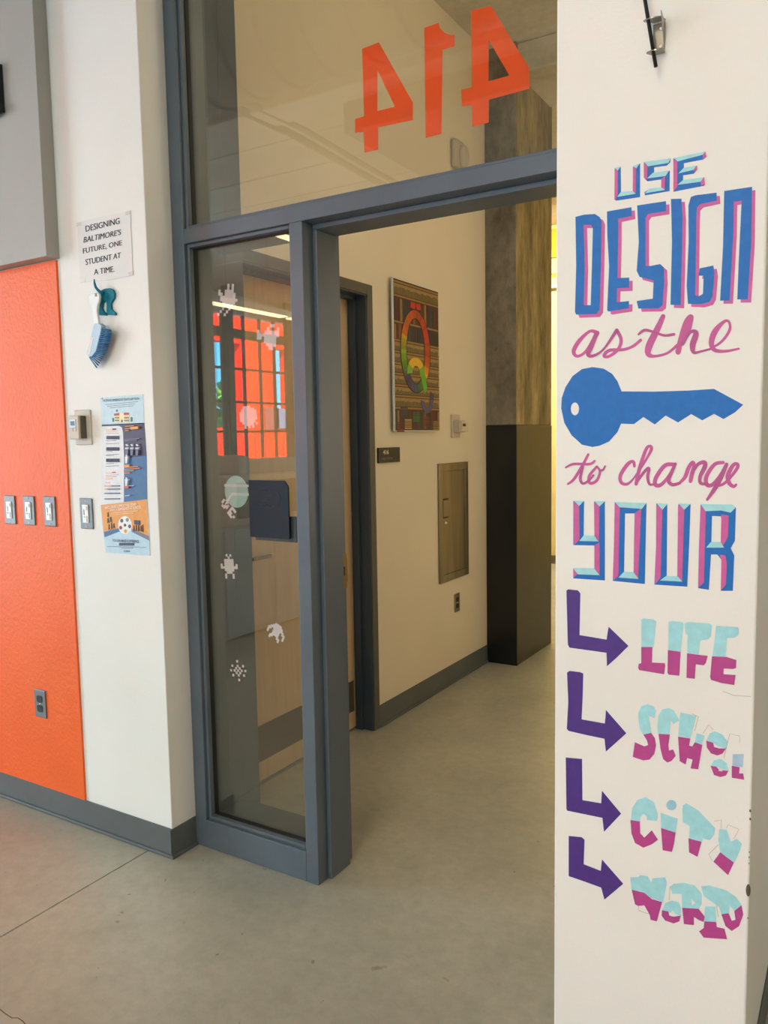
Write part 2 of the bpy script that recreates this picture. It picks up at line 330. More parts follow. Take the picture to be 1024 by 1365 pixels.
# column
co = empty('concrete_column', (-2.1, 5.1, 0), label='raw concrete column painted glossy black below shoulder height in the hall', cat='column')
co['kind'] = 'structure'
cm = MB(); cm.box(-2.4, -1.907, 4.77, 5.43, 1.573, 3.9, bev=.006)
cm.bm.faces.ensure_lookup_table()
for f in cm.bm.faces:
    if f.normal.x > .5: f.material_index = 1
cm.build('raw_shaft', [COLC, COLS], co)
cm = MB(); cm.box(-2.4, -1.905, 4.768, 5.432, 0, 1.573, bev=.004)
for f in cm.bm.faces:
    if f.normal.x > .5: f.material_index = 1
cm.build('painted_base', [BLACKP, BLACKS], co)
MB().box(-6, 3, 4.80, 5.40, 3.72, 3.9, bev=.01).build('trim_1', SLABC, **S)
MB().box(.45, .6, 2.75, 9, 0, 3.9).build('wall_hall_right', HALLW, **S)
# far end of the hall
MB().box(-9, .45, 9, 9.1, 0, 3.9).build('wall_hall_end', CREAM, **S)
MB().box(-9, -8.9, 2.3, 9, 0, 3.9).build('wall_hall_far_left', CREAM, **S)
def zf(y): return hit(737, y, 1, 8.99)[2]
MB().box(-8.9, .4, 8.96, 9, zf(344), 3.85).build('trim_2', YEL, kind='structure', label='orange yellow painted upper band of the far wall')
MB().box(-8.9, .4, 8.94, 9, zf(366), zf(346)).build('trim_3', TAUPE, **S)
MB().box(-8.9, .4, 8.95, 9, zf(371), zf(366.5)).build('trim_4', YEL, **S)
MB().box(-8.9, .4, 8.93, 9, zf(381), zf(371.5)).build('trim_5', TAUPE, **S)
MB().box(-8.9, .4, 8.90, 9, zf(385), zf(381.3)).build('trim_6', WPL, **S)
ds = hit(738, 745, 1, 8.9)
MB().tube([(ds.x-.12, 8.99, ds.z), (ds.x-.12, 8.86, ds.z)], .03, n=12).box(ds.x-.18, ds.x+.06, 8.85, 8.87, ds.z-.05, ds.z+.05, bev=.01).build('door_pull', STAIN, label='small metal push bar on the far pale wall at the end of the hall', cat='handle')

# ================================================================== PILLAR AND MURAL
YP = 1.68
PX0, PX1 = onY(740.2, 700, YP)[0], -.1715
pil = MB().box(PX0, PX1, YP, 2.7, 0, 3.9, bev=.004).build('pillar', WHITE, loc=((PX0+PX1)/2, YP, 0), kind='structure', label='cream pillar with hand painted mural lettering right of the doorway')
MB().box(PX0-.004, PX1+.004, YP-.004, YP, .012, .111, bev=.0012).box(PX1, PX1+.004, YP, 2.59, .012, .125, bev=.0012).build('base_strip', BASE, pil)
PK = mat('bare_plaster_chip', (96, 84, 70), .9)
for (x, y, r) in ((1000, 1081, .0035), (1000, 1092, .003), (998.8, 1136, .002), (998.6, 1143, .0022), (998.4, 1151, .0018), (997.4, 1187, .008), (997, 1224, .002), (741.6, 1274, .002)):
    a, b_ = onY(x, y, YP); MB().ball((a, YP+.001, b_), r, sc=(.6, .4, 1.7 if r > .006 else 1), seg=8).build('paint_chip', PK, pil)
BL, PI_, LB, PU, PM, MG = (0, 103, 184), (197, 90, 156), (158, 214, 222), (74, 44, 128), (178, 66, 138), (192, 84, 148)
FPY = fy(YP)
def crop(ox, oy, s): return lambda p: onY(ox+p[0]/s, oy+p[1]/s, YP)
A = crop(740, 0, 3.102); B = crop(740, 400, 3.606); C = crop(740, 660, 3.606); D = crop(740, 780, 3.606); E_ = crop(740, 1000, 3.606)
def letter(cr, layers, name='painted_letter', label=None):
    mb = MB(); h = .0005
    for col, loops in layers:
        if not isinstance(loops[0][0], (tuple, list)): loops = [loops]
        mb.poly([[cr(p) for p in lp] for lp in loops], FPY, 0, h, col=col); h += .00025
    return mb.build(name, PAINT, pil, label=label)
def sh(loops, dx, dy): return [[(x+dx, y+dy) for x, y in lp] for lp in loops]
# USE
letter(A, [(BL, [(247,695),(272,690),(273,795),(322,792),(323,688),(352,676),(352,815),(252,830),(246,825)]), (PI_, [(247,697),(260,706),(260,802),(250,828),(246,825)]),
  (PI_, [(323,690),(336,698),(334,797),(322,790)]), (LB, [(247,695),(272,690),(260,706)]), (LB, [(323,688),(352,676),(337,697)]), (LB, [(273,795),(322,790),(335,802),(258,815)])])
letter(A, [(BL, [(368,670),(478,655),(476,672),(462,685),(410,692),(410,715),(475,706),(474,790),(372,808),(370,795),(390,782),(440,775),(440,742),(382,750),(368,735)]),
  (LB, [(368,670),(478,655),(470,674),(385,688)]), (LB, [(382,738),(405,715),(472,706),(458,728)]), (LB, [(372,800),(392,780),(440,775),(455,786),(388,797)]), (PI_, [(368,672),(383,688),(382,742),(368,735)]), (PI_, [(440,742),(457,730),(455,786),(440,775)])])
letter(A, [(BL, [(490,655),(620,627),(626,645),(612,660),(533,675),(533,695),(585,685),(587,700),(575,718),(530,725),(530,748),(617,733),(617,768),(490,793)]),
  (LB, [(492,655),(622,627),(612,640),(507,668)]), (LB, [(510,718),(532,695),(587,685),(575,702)]), (LB, [(507,765),(530,745),(617,733),(603,752)]), (PI_, [(490,657),(507,670),(507,772),(490,793)]),
  (PI_, [(622,627),(626,648),(612,660),(612,640)]), (PI_, [(587,685),(587,702),(575,714),(575,700)]), (PI_, [(617,733),(620,765),(605,768),(603,752)])])
# DESIGN
des = [[[(85,897),(120,888),(165,885),(185,898),(193,915),(190,1100),(185,1280),(172,1298),(88,1301),(83,1290),(88,1100)], [(119,930),(150,930),(157,945),(153,1100),(148,1262),(119,1262),(123,1100)]],
 [[(215,875),(316,857),(318,893),(262,905),(262,985),(258,1150),(307,1148),(307,1190),(257,1192),(255,1250),(306,1245),(306,1275),(222,1288),(216,1283),(224,1100),(217,980)]],
 [[(340,850),(459,832),(460,873),(385,885),(375,900),(375,1100),(395,1100),(435,1092),(450,1105),(452,1160),(445,1262),(430,1275),(345,1276),(338,1245),(405,1235),(408,1160),(350,1145),(338,1120),(347,1000)]],
 [[(480,823),(523,822),(528,900),(524,1100),(520,1262),(478,1260),(484,1000)]],
 [[(552,850),(562,815),(580,808),(668,797),(670,830),(600,845),(587,858),(585,900),(580,1222),(598,1224),(612,1215),(615,1140),(595,1140),(598,1110),(655,1098),(660,1130),(652,1225),(640,1248),(605,1258),(550,1256),(545,1180),(553,1000)]],
 [[(700,790),(815,773),(812,1000),(797,1238),(754,1238),(760,1080),(772,830),(740,835),(738,960),(722,1243),(683,1243),(695,1020)]]]
for lp in des: letter(A, [(PI_, sh(lp, 14, 13)), (BL, lp)])
# script words
def smooth(pts, k=6):
    out = []; n = len(pts)
    for i in range(n-1):
        p = [pts[max(i-1, 0)], pts[i], pts[i+1], pts[min(i+2, n-1)]]
        for j in range(k):
            t = j/k; out.append(tuple(.5*((2*p[1][q])+(-p[0][q]+p[2][q])*t+(2*p[0][q]-5*p[1][q]+4*p[2][q]-p[3][q])*t*t+(-p[0][q]+3*p[1][q]-3*p[2][q]+p[3][q])*t**3) for q in (0, 1, 2)))
    out.append(pts[-1]); return out
def stroke(mb, cr, pts, col, wd=14, h=.0005, sm=True):
    pts = [(p[0], p[1], p[2] if len(p) > 2 else wd) for p in pts]; ps = smooth(pts) if sm else pts
    L_, R_ = [], []
    for i, p in enumerate(ps):
        a, b = ps[max(i-1, 0)], ps[min(i+1, len(ps)-1)]; dx, dy = b[0]-a[0], b[1]-a[1]; l = math.hypot(dx, dy) or 1
        nx, ny = -dy/l*p[2]/2, dx/l*p[2]/2; L_.append((p[0]+nx, p[1]+ny)); R_.append((p[0]-nx, p[1]-ny))
    fs = []
    vL = [mb.bm.verts.new(FPY(*cr(q), h+i*7e-6)) for i, q in enumerate(L_)]; vR = [mb.bm.verts.new(FPY(*cr(q), h+i*7e-6)) for i, q in enumerate(R_)]
    for i in range(len(vL)-1): fs.append(mb.bm.faces.new((vL[i], vL[i+1], vR[i+1], vR[i])))
    for f in fs:
        if f.normal.y > 0 or (f.normal_update() or f.normal.y > 0): f.normal_flip()
    for (q, s_) in ((ps[0], 0), (ps[-1], 0)):
        vs = [mb.bm.verts.new(FPY(*cr((q[0]+q[2]/2*math.cos(t*math.pi/5), q[1]+q[2]/2*math.sin(t*math.pi/5))), h)) for t in range(10)]; fs.append(mb.bm.faces.new(vs))
    mb._fin(fs, 0, col)
def script(cr, strokes, col=MG, wd=14):
    mb = MB()
    for i, s_ in enumerate(strokes): stroke(mb, cr, s_, col if i % 2 == 0 else tuple(int(v*.93) for v in col), wd, .0004+.0006*i)
    mb.build('painted_letter', PAINT, pil)
script(B, [[(203,158,22),(168,150,14),(118,195,20),(90,245,20),(108,270,14),(150,245,14),(200,165,20)], [(200,160,20),(172,230,22),(160,262,20),(185,268,14),(235,235,10),(295,148,16)]])
script(B, [[(297,145,18),(318,190,16),(305,235,16),(262,270,14),(236,268,16),(262,242,16),(330,238,14),(375,222,14),(412,192,14)]])
script(B, [[(520,78,22),(492,140,30),(455,215,34),(448,258,26),(478,270,14),(540,255,12),(590,215,14)], [(402,165,10),(430,145,14),(470,152,12),(525,170,12),(572,165,14)]])
script(B, [[(592,250,26),(605,190,26),(632,110,30),(652,80,24),(655,92,20),(640,140,28),(605,200,26)], [(612,210,20),(650,155,14),(678,160,26),(662,215,28),(668,252,16),(705,246,10),(745,236,10)]])
script(B, [[(745,236,10),(800,200,12),(838,148,14),(838,108,12),(815,102,14),(770,150,28),(752,205,26),(768,240,20),(820,246,14),(884,234,10)]])
key = [(30,520),(33,470),(50,420),(85,365),(130,332),(180,322),(235,330),(275,355),(300,390),(320,439),(480,440),(640,435),(765,427),(905,503),(865,540),(810,572),(765,547),(708,578),(655,548),(592,588),(532,555),(480,598),(425,562),(380,596),(318,594),(300,635),(260,680),(215,700),(180,706),(130,695),(80,650),(45,590)]
letter(B, [(BL, [key, [(96+20*math.cos(t*math.pi/8), 523+31*math.sin(t*math.pi/8)) for t in range(16)]])], 'painted_key', 'blue painted key silhouette')
T2 = MG
script(B, [[(160,742,12),(135,790,14),(92,860,14),(62,884,10)], [(135,800,12),(122,855,14),(135,882,12),(165,865,10),(185,842,10)], [(52,805,8),(90,788,12),(165,788,12),(192,772,8)]])
script(B, [[(200,802,12),(165,845,14),(168,880,14),(200,868,14),(216,825,12),(202,800,10)], [(216,820,12),(232,815,10),(241,798,8)]])
script(B, [[(382,798,14),(376,776,14),(350,788,18),(316,840,18),(318,876,16),(345,885,14),(372,865,10),(400,825,8)]])
script(B, [[(392,840,10),(442,760,12),(464,716,16),(455,702,14),(436,722,16),(405,815,18),(390,884,16)], [(396,870,12),(430,825,14),(452,808,14),(446,850,14),(455,885,12),(482,884,10)]])
cv = lambda pts: [(288.5+.599*p[0], 667+.599*p[1], p[2]) for p in pts]
script(B, [cv([(470,205,18),(400,215,20),(330,310,20),(325,368,20),(370,368,18),(430,300,14),(475,215,12)]), cv([(485,200,14),(455,270,16),(430,335,18),(462,368,16),(520,355,14)])])
script(B, [cv([(505,365,10),(560,310,18),(590,235,20),(622,190,18),(635,212,16),(618,280,20),(606,340,18)]), cv([(620,270,14),(665,205,16),(715,188,20),(722,222,22),(685,300,18),(688,355,16),(745,362,12)])])
script(B, [cv([(868,190,16),(800,205,18),(735,300,20),(738,368,20),(785,365,18),(845,290,14),(885,215,12)]), cv([(895,205,18),(855,300,22),(810,385,22),(740,488,12)])])
script(B, [cv([(815,378,12),(870,362,14),(925,310,14),(978,240,16),(985,205,16),(950,210,18),(908,290,22),(915,352,20),(950,382,16),(972,368,12)])])
# YOUR
letter(C, [(BL, [(88,28),(140,28),(138,195),(190,195),(190,30),(240,30),(240,410),(88,400),(88,350),(190,352),(190,242),(88,240)]), (PI_, [(88,30),(116,52),(118,215),(90,240)]), (PI_, [(188,32),(214,52),(212,222),(190,195)]),
  (PI_, [(190,242),(215,228),(215,388),(190,352)]), (PI_, [(88,352),(112,375),(90,398)]), (LB, [(90,26),(140,28),(117,52)]), (LB, [(190,28),(240,30),(215,54)]), (LB, [(118,220),(140,192),(190,195),(210,222)]), (LB, [(88,350),(190,352),(215,384),(112,380)])])
letter(C, [(BL, [[(287,33),(440,38),(436,230),(432,427),(278,412),(284,220)], [(337,88),(383,88),(380,230),(378,370),(332,370)]]), (PI_, [(287,40),(312,58),(308,220),(305,388),(280,410),(284,220)]), (PI_, [(385,85),(415,65),(400,400),(378,370)]), (LB, [(287,33),(440,38),(418,66),(312,58)]), (LB, [(332,368),(378,370),(402,402),(306,396)])])
letter(C, [(BL, [(487,40),(540,42),(537,388),(590,392),(595,42),(652,42),(645,240),(636,440),(478,430),(486,240)]), (PI_, [(487,45),(516,68),(508,395),(480,430),(486,240)]), (PI_, [(592,45),(622,68),(612,414),(588,390)]), (LB, [(487,38),(542,42),(517,70)]), (LB, [(594,40),(652,42),(622,70)]), (LB, [(535,388),(590,390),(612,415),(505,410)])])
letter(C, [(BL, [[(700,45),(850,45),(870,60),(865,220),(845,255),(862,290),(855,460),(797,460),(800,310),(780,285),(750,285),(740,455),(688,447),(692,250)], [(755,100),(798,102),(802,150),(798,225),(752,225)]]),
  (PI_, [(700,48),(725,75),(721,250),(716,420),(688,447),(692,250)]), (PI_, [(800,92),(835,98),(832,200),(810,240),(797,225)]), (PI_, [(792,285),(820,290),(827,330),(822,430),(798,458),(800,310)]), (LB, [(700,43),(850,45),(869,60),(845,84),(800,74),(725,77)]), (LB, [(750,225),(797,225),(814,252),(727,252)])])
for cr, pts in ((D, [(55,25),(65,20),(110,25),(122,40),(120,140),(118,240),(180,250),(248,262),(253,230),(258,200),(353,292),(300,345),(250,390),(248,325),(70,300),(62,285)]),
 (D, [(58,420),(70,412),(120,418),(136,425),(133,540),(128,645),(240,665),(243,632),(245,600),(343,712),(245,800),(238,738),(150,720),(65,700),(57,690),(64,560)]),
 (E_, [(52,35),(130,42),(132,240),(222,255),(226,195),(318,305),(236,392),(228,325),(145,308),(58,290),(55,280)]),
 (E_, [(66,412),(128,418),(142,430),(138,548),(220,580),(223,552),(226,525),(328,642),(238,718),(222,660),(145,632),(66,605)])):
    letter(cr, [(PU, pts)], 'painted_arrow')
two = lambda cr, top, bot, extra=(): letter(cr, [(LB, top), (PM, bot)]+list(extra))
two(D, [(415,165),(425,160),(475,165),(486,175),(474,297),(415,297)], [(415,297),(468,297),(466,372),(528,375),(530,388),(525,428),(405,408),(400,398),(403,378),(415,375)])
two(D, [(546,178),(560,172),(612,178),(618,185),(604,320),(544,312)], [(543,312),(604,320),(598,435),(548,430),(541,422)])
two(D, [(622,185),(640,177),(745,185),(755,195),(750,245),(735,260),(698,265),(690,333),(635,328),(638,240),(628,232)], [(635,328),(735,340),(725,375),(715,385),(677,380),(672,450),(632,445)])
two(D, [(775,195),(880,202),(884,215),(880,240),(860,252),(826,255),(820,345),(757,340),(765,280)], [(755,342),(825,345),(872,360),(870,398),(855,403),(812,400),(810,428),(868,432),(862,480),(800,470),(750,455),(746,440)])
two(D, [(400,640),(402,610),(415,582),(445,572),(475,582),(486,605),(478,640),(460,630),(450,628),(455,660),(465,712),(425,720),(408,690)], [(425,718),(462,710),(480,735),(486,770),(478,810),(455,838),(425,842),(374,825),(384,755),(430,775),(448,768),(442,745)])
two(D, [(495,715),(492,680),(498,625),(515,598),(545,590),(570,602),(597,650),(570,668),(556,650),(550,715)], [(498,715),(552,718),(545,770),(548,795),(568,790),(580,820),(560,845),(540,852),(520,835),(508,790)])
letter(D, [(LB, [(603,612),(680,628),(660,700),(650,735),(592,725),(597,660)]), (LB, [(680,712),(718,722),(705,765),(672,755)]), (PM, [(592,728),(650,737),(645,772),(660,775),(672,755),(708,768),(698,830),(688,885),(652,880),(662,838),(635,830),(628,862),(600,845)])])
two(D, [(727,747),(745,712),(768,702),(805,718),(830,755),(822,785),(785,775),(760,757)], [(727,747),(760,757),(765,778),(790,785),(822,785),(805,810),(780,818),(750,808),(730,780)])
letter(D, [(LB, [(748,870),(765,842),(795,835),(825,855),(834,890),(806,884),(775,870)]), (PM, [(748,868),(775,872),(790,888),(834,892),(822,915),(795,922),(765,912)]), ((222, 214, 200), [(786,892),(790,878),(803,882),(805,895)])])
letter(D, [((170, 196, 222), [(855,812),(908,812),(903,875),(852,868)]), (PM, [(850,868),(888,875),(885,905),(905,905),(910,935),(850,925)])])
two(E_, [(366,330),(370,280),(395,240),(435,225),(475,250),(495,310),(490,340),(443,335),(440,315),(425,305),(412,320),(408,342),(364,336)], [(363,335),(408,342),(410,400),(430,420),(465,385),(495,430),(465,452),(425,468),(385,445),(368,400)])
letter(E_, [((150, 195, 215), [(560+25*math.cos(t*math.pi/8), 264+25*math.sin(t*math.pi/8)) for t in range(16)]), (LB, [(508,300),(590,330),(580,395),(510,373)]), (PM, [(510,373),(580,395),(572,450),(562,488),(518,480)])])
two(E_, [(612,290),(615,265),(632,255),(690,290),(770,375),(765,405),(745,433),(712,425),(702,440),(645,425),(648,365),(615,345)], [(642,423),(704,440),(685,512),(645,490)])
two(E_, [(790,378),(825,382),(845,440),(875,425),(898,450),(890,480),(862,540),(795,492),(785,430)], [(795,490),(860,540),(832,600),(762,535)])
two(E_, [(362,610),(400,610),(410,600),(445,605),(462,635),(470,615),(530,610),(538,640),(520,730),(450,705),(430,685),(368,670)], [(369,670),(430,685),(465,715),(515,730),(490,822),(460,815),(455,790),(430,745),(400,748),(385,740)])
two(E_, [(515,768),(530,735),(560,722),(595,730),(607,760),(605,795),(582,788),(566,770),(555,782)], [(515,768),(545,775),(550,795),(570,800),(605,795),(598,822),(570,832),(530,818),(513,795)])
letter(E_, [(LB, [[(553,655),(570,642),(620,637),(670,650),(705,690),(705,740),(690,762),(655,762),(612,757),(610,690),(565,690)], [(655,712),(675,735),(658,748)]]), (PM, [(612,757),(690,762),(720,800),(715,825),(690,815),(668,800),(668,840),(620,835)])])
two(E_, [(722,750),(772,752),(775,825),(715,822)], [(718,822),(775,826),(778,850),(815,858),(827,908),(715,900),(693,870),(715,855)])
two(E_, [(703,655),(740,650),(820,672),(870,705),(897,745),(864,772),(842,748),(835,785),(800,790),(790,755),(715,700)], [(800,788),(835,783),(850,820),(868,815),(862,772),(897,745),(905,790),(885,845),(850,868),(820,845)])
pn = MB()
for cr, pts in ((E_, [(768,340),(800,335),(798,375)]), (E_, [(825,375),(832,358),(885,380),(860,425)]), (E_, [(785,455),(740,500),(755,530)]), (D, [(712,712),(740,670),(760,695)]), (D, [(888,755),(888,725),(840,715),(812,830)]),
                (E_, [(553,655),(550,720)]), (E_, [(402,750),(402,770),(460,790)]), (E_, [(775,735),(785,800)]), (D, [(806,510),(860,530),(940,535)]), (D, [(660,618),(690,632),(672,700)])):
    stroke(pn, cr, pts, (176, 168, 152), 2.4, .0003, sm=False)
pn.build('pencil_outline', PRINT, pil, kind='stuff')
# bracket with the black rod
br = empty('rod_bracket', (*onY(872, 40, YP)[:1], YP, onY(872, 40, YP)[1]), label='small clear angled bracket holding a black rod near the top of the pillar', cat='bracket')
CLR = mat('smoky_clear_plastic', (150, 144, 132), .2, .25)
a0 = onY(868, 12, YP); a1 = onY(887, 78, YP); zt, zb = onY(878, 32, YP)[1], onY(880, 72, YP)[1]
xc = onY(880, 50, YP)[0]
MB().box(xc-.013, xc+.010, YP-.003, YP, zb, zt, bev=.001).build('back_plate', CLR, br)
def lug(z, depth, tilt, sx=-.010):
    n = 14; top = []
    pts = [(xc-.013, 0), (xc+.010, 0)]+[(xc+sx+.017*math.cos(t*math.pi/n), -depth-.010*math.sin(t*math.pi/n)) for t in range(n+1)]
    return MB().poly([pts], lambda a, b, h: Vector((a, YP+b, z+h+tilt*(-b))), 0, .002)
lug(zt+.004, .022, -.15).build('lug', CLR, br); lug(zb, .020, -.12, -.004).build('lug', CLR, br)
MB().poly([[(0, 0), (-.034, .008), (-.03, -.002), (0, zb-zt+.004)]], lambda a, b, h: Vector((xc+.008+h, YP+a, zt+b)), 0, .0015).build('gusset', CLR, br)
for z in (zt-.012, zb+.012): MB().ball((xc+.003, YP-.0045, z), .0032, sc=(1, .6, 1), seg=10).build('screw', WPL, br)
r0 = hit(874.5, 89, 1, YP-.026); r1 = hit(858, -12, 1, YP-.026)
dr = (r1-r0)
MB().tube([r0, r0+dr*2.2, r0+dr*6], .0036, n=10).build('hanging_rod', BLACK, loc=r0, label='thin black rod rising from the clear bracket on the pillar', cat='rod')
# ================================================================== WALL A THINGS
YO, YW = 1.9195, 1.928
def switch(px, py, Y, label, group=None):
    a, b = onY(px, py, Y); s_ = empty('dimmer_switch', (a, Y, b), label=label, cat='light switch', group=group)
    mb = MB().box(a-.035, a+.035, Y-.006, Y, b-.0575, b+.0575, bev=.0035); mb.build('wall_plate', PLATE, s_)
    MB().box(a-.0175, a+.0155, Y-.0095, Y-.005, b-.034, b+.034, bev=.0015).build('dimmer_body', WPL, s_)
    MB().box(a-.003, a+.012, Y-.013, Y-.009, b+.014, b+.027, bev=.001).build('toggle', WPL, s_)
    MB().box(a-.008, a-.005, Y-.0105, Y-.0092, b-.005, b+.018).build('slider_slot', BLACK, s_)
    MB().box(a-.0095, a-.0035, Y-.013, Y-.009, b-.014, b-.009, bev=.001).build('slider_knob', WPL, s_)
    MB().box(a+.006, a+.0105, Y-.0102, Y-.0092, b-.030, b-.008).build('rating_print', mat('grey_print', (150, 150, 150), .5), s_)
    for dz in (.047, -.047): MB().ball((a, Y-.0062, b+dz), .0033, sc=(1, .5, 1), seg=10).build('screw', WPL, s_)
switch(14.5, 679.5, YO, 'grey plated dimmer switch, leftmost of the three on the orange wall')
switch(40, 680.5, YO, 'grey plated dimmer switch, middle of the three on the orange wall')
switch(67.5, 681.5, YO, 'grey plated dimmer switch, rightmost of the three on the orange wall')
switch(116.5, 684.5, YW, 'grey plated dimmer switch alone on the cream wall left of the infographic poster')
def outlet(a, b, f, par, m1=PLATE):
    mb = MB(); mb.poly([[(a-.035, b-.0575), (a+.035, b-.0575), (a+.035, b+.0575), (a-.035, b+.0575)]], f, 0, .006)
    mb.build('wall_plate', m1, par, bevel=.003)
    for dz in (.0195, -.0195):
        pts = [(a+.017*math.copysign(abs(math.cos(t))**.6, math.cos(t)), b+dz+.0145*math.copysign(abs(math.sin(t))**.6, math.sin(t))) for t in [i*math.pi/10 for i in range(20)]]
        so = MB().poly([pts], f, .004, .0085).build('socket', BLACK, par)
        for k in (-.006, .006): MB().poly([[(a+k-.001, b+dz), (a+k+.001, b+dz), (a+k+.001, b+dz+.007), (a+k-.001, b+dz+.007)]], f, .0084, .0088).build('slot', BLACKR, so)
    p = f(a, b, .006); MB().ball(p, .003, seg=8).build('screw', WPL, par)
a, b = onY(55, 937.5, YO); o = empty('wall_outlet', (a, YO, b), label='steel power outlet with black sockets low on the orange wall', cat='power outlet'); outlet(a, b, fy(YO), o)
# thermostat on cream wall
a0, b0 = onY(100.2, 547, YW); a1, b1 = onY(124, 593, YW)
t = empty('thermostat', (a1, YW, b1), label='beige thermostat on the cream wall beside the orange area', cat='thermostat')
MB().box(a0, a1, YW-.006, YW, b1, b0, bev=.003).build('wall_plate', BEIGE, t)
xr = onY(117, 560, YW)[0]; yf = 1.889
f0 = onY(91, 554, yf); f1 = onY(105.5, 585.5, yf); xl = f0[0]
MB().box(xl, f1[0], yf, YW-.016, f1[1], f0[1], bev=.003).build('housing', BEIGE, t)
MB().box(xl+.004, f1[0]+.002, yf+.008, YW-.005, f1[1]+.003, f0[1]-.002, bev=.002).build('side_grille', GRILL, t)
g0 = onY(92.5, 559, yf); g1 = onY(101.5, 570, yf)
sc_ = MB().box(g0[0], g1[0], yf-.002, yf+.001, g1[1], g0[1], bev=.001).build('display', mat('pale_blue_lcd', (186, 208, 214), .3), t)
MB().box(g0[0]+.008, g1[0]-.006, yf-.0028, yf-.0018, g1[1]+.008, g0[1]-.007).build('digits', mat('lcd_digits', (40, 52, 90), .3), sc_)
for k in range(2): MB().box(g0[0]+.002+k*.018, g0[0]+.018+k*.018, yf-.0015, yf, g1[1]-.013, g1[1]-.002, bev=.0005).build('button', BEIGE, t)
# paper sign
ps = empty('paper_sign', (-2.3, YW, 2.2), label='white paper sheet with printed slogan taped on the cream wall above the brush', cat='sign')
cz = lambda p: onY(80+p[0]/5.6875, 270+p[1]/5.6875, YW)
sg = MB().poly([[cz(p) for p in ((133,152),(330,105),(535,65),(545,300),(555,550),(400,585),(160,605),(145,380))]], fy(YW), .0012, .002); sg.build('sheet', PAPER, ps)
tm = MB()
for s_, q in (('DESIGNING', ((197,178),(455,116),(456,162),(200,224))), ("BALTIMORE'S", ((183,262),(466,203),(468,246),(183,307))), ('FUTURE, ONE', ((178,350),(472,286),(474,331),(180,395))),
              ('STUDENT AT', ((197,432),(466,378),(464,420),(200,476))), ('A TIME.', ((262,508),(415,482),(416,526),(263,550)))):
    for k_ in (0, 1): textmesh(tm, s_, [(80+x/5.6875+k_*.55-.2, 270+y/5.6875-k_*.1) for x, y in q], ('Y', YW), 0, .0024+k_*.0002, col=(24, 24, 26), shear=.12 if 'BALT' in s_ else 0)
tm.build('lettering', PRINT, ps, kind='stuff')
for x, y in ((145, 165), (518, 80), (180, 590), (540, 538)): 
    a, b = cz((x, y)); MB().poly([[(a-.012, b-.006), (a+.012, b-.006), (a+.012, b+.006), (a-.012, b+.006)]], fy(YW), .0014, .0026).build('tape', mat('clear_tape', (214, 210, 200), .25), ps)
# teal hook shaped as a dog's hindquarters
FH = fy(YW)
def czh(p, h): return onY(80+p[0]/5.6875, 270+p[1]/5.6875, YW-h)
def cp(p, h): a, b = czh(p, h); return FH(a, b, h)
def prism(pts, h0, h1, holes=()): return MB().poly([[czh(p, h1) for p in pts]]+[[czh(p, h1) for p in hh] for hh in holes], FH, h0, h1)
hk = prism([(296,688),(312,664),(340,652),(375,648),(400,660),(412,690),(410,722),(396,745),(384,768),(388,808),(420,838),(418,853),(358,850),(350,835),(352,785),(350,752),(336,746),(322,765),(318,800),(326,820),(350,846),(348,856),(288,852),(294,808),(302,750),(302,712)], .001, .009)
ho = hk.build('dog_hook', TEAL, loc=(cz((350, 760))[0], YW, cz((350, 760))[1]), bevel=.0015, label='teal plastic wall hook shaped like the back half of a dog', cat='hook')
MB().ball(cp((358, 700), .007), .0088, sc=(.95, .7, 1.0), seg=20).build('rump', TEAL, ho)
tl = MB(); tl.tube([cp((330,690), .010), cp((306,680), .016), cp((284,660), .020), cp((270,640), .024), cp((262,612), .026), cp((259,580), .028)], [.007, .0055, .005, .0048, .0038, .0014], n=12)
tl.build('tail', TEAL, ho)
# hand brush
bz = .025
bo = empty('hand_brush', cp((270, 900), bz), label='white and blue hand brush hanging from the teal dog tail hook', cat='brush')
prism([(216,730),(220,700),(240,688),(270,680),(292,688),(298,712),(294,750),(282,780),(278,830),(294,925),(256,925),(246,830),(238,790),(222,765)], bz-.005, bz+.005,
      [[(262,690),(276,688),(286,700),(282,710),(266,710)]]).build('handle', WPL, bo, bevel=.0025)
hd = prism([(252,925),(265,915),(300,916),(316,930),(310,975),(272,1130),(240,1168),(214,1168),(202,1140),(228,1050)], bz-.010, bz+.010).build('brush_head', PALEB, bo, bevel=.004)
prism([(240,1020),(254,1024),(232,1118),(226,1150),(208,1148),(216,1115)], bz+.0095, bz+.0107).build('sticker', PAPER, hd, label='white strip label')
brs = MB()
def bez(p, q, r_, t): return tuple((1-t)**2*p[i]+2*t*(1-t)*(2*q[i]-(p[i]+r_[i])/2)+t*t*r_[i] for i in (0, 1))
NR = 21
for i in range(NR):
    t_ = i/(NR-1); s0 = bez((306, 946), (278, 1098), (228, 1172), t_); e0 = bez((390, 970), (362, 1095), (282, 1250), t_)
    for k in range(4):
        hh = bz-.008+.0053*k
        for j in range(4):
            jt = (j-1.5)*1.2; ex = random.uniform(-7, 3)
            brs.tube([cp((s0[0]-6, s0[1]+jt), hh), cp((e0[0]+ex, e0[1]+jt*1.15+random.uniform(-2, 2)), hh+random.uniform(-.0015, .0015))], [.0011, .0010], n=5)
brs.build('bristles', BLUEB, bo, kind='stuff')
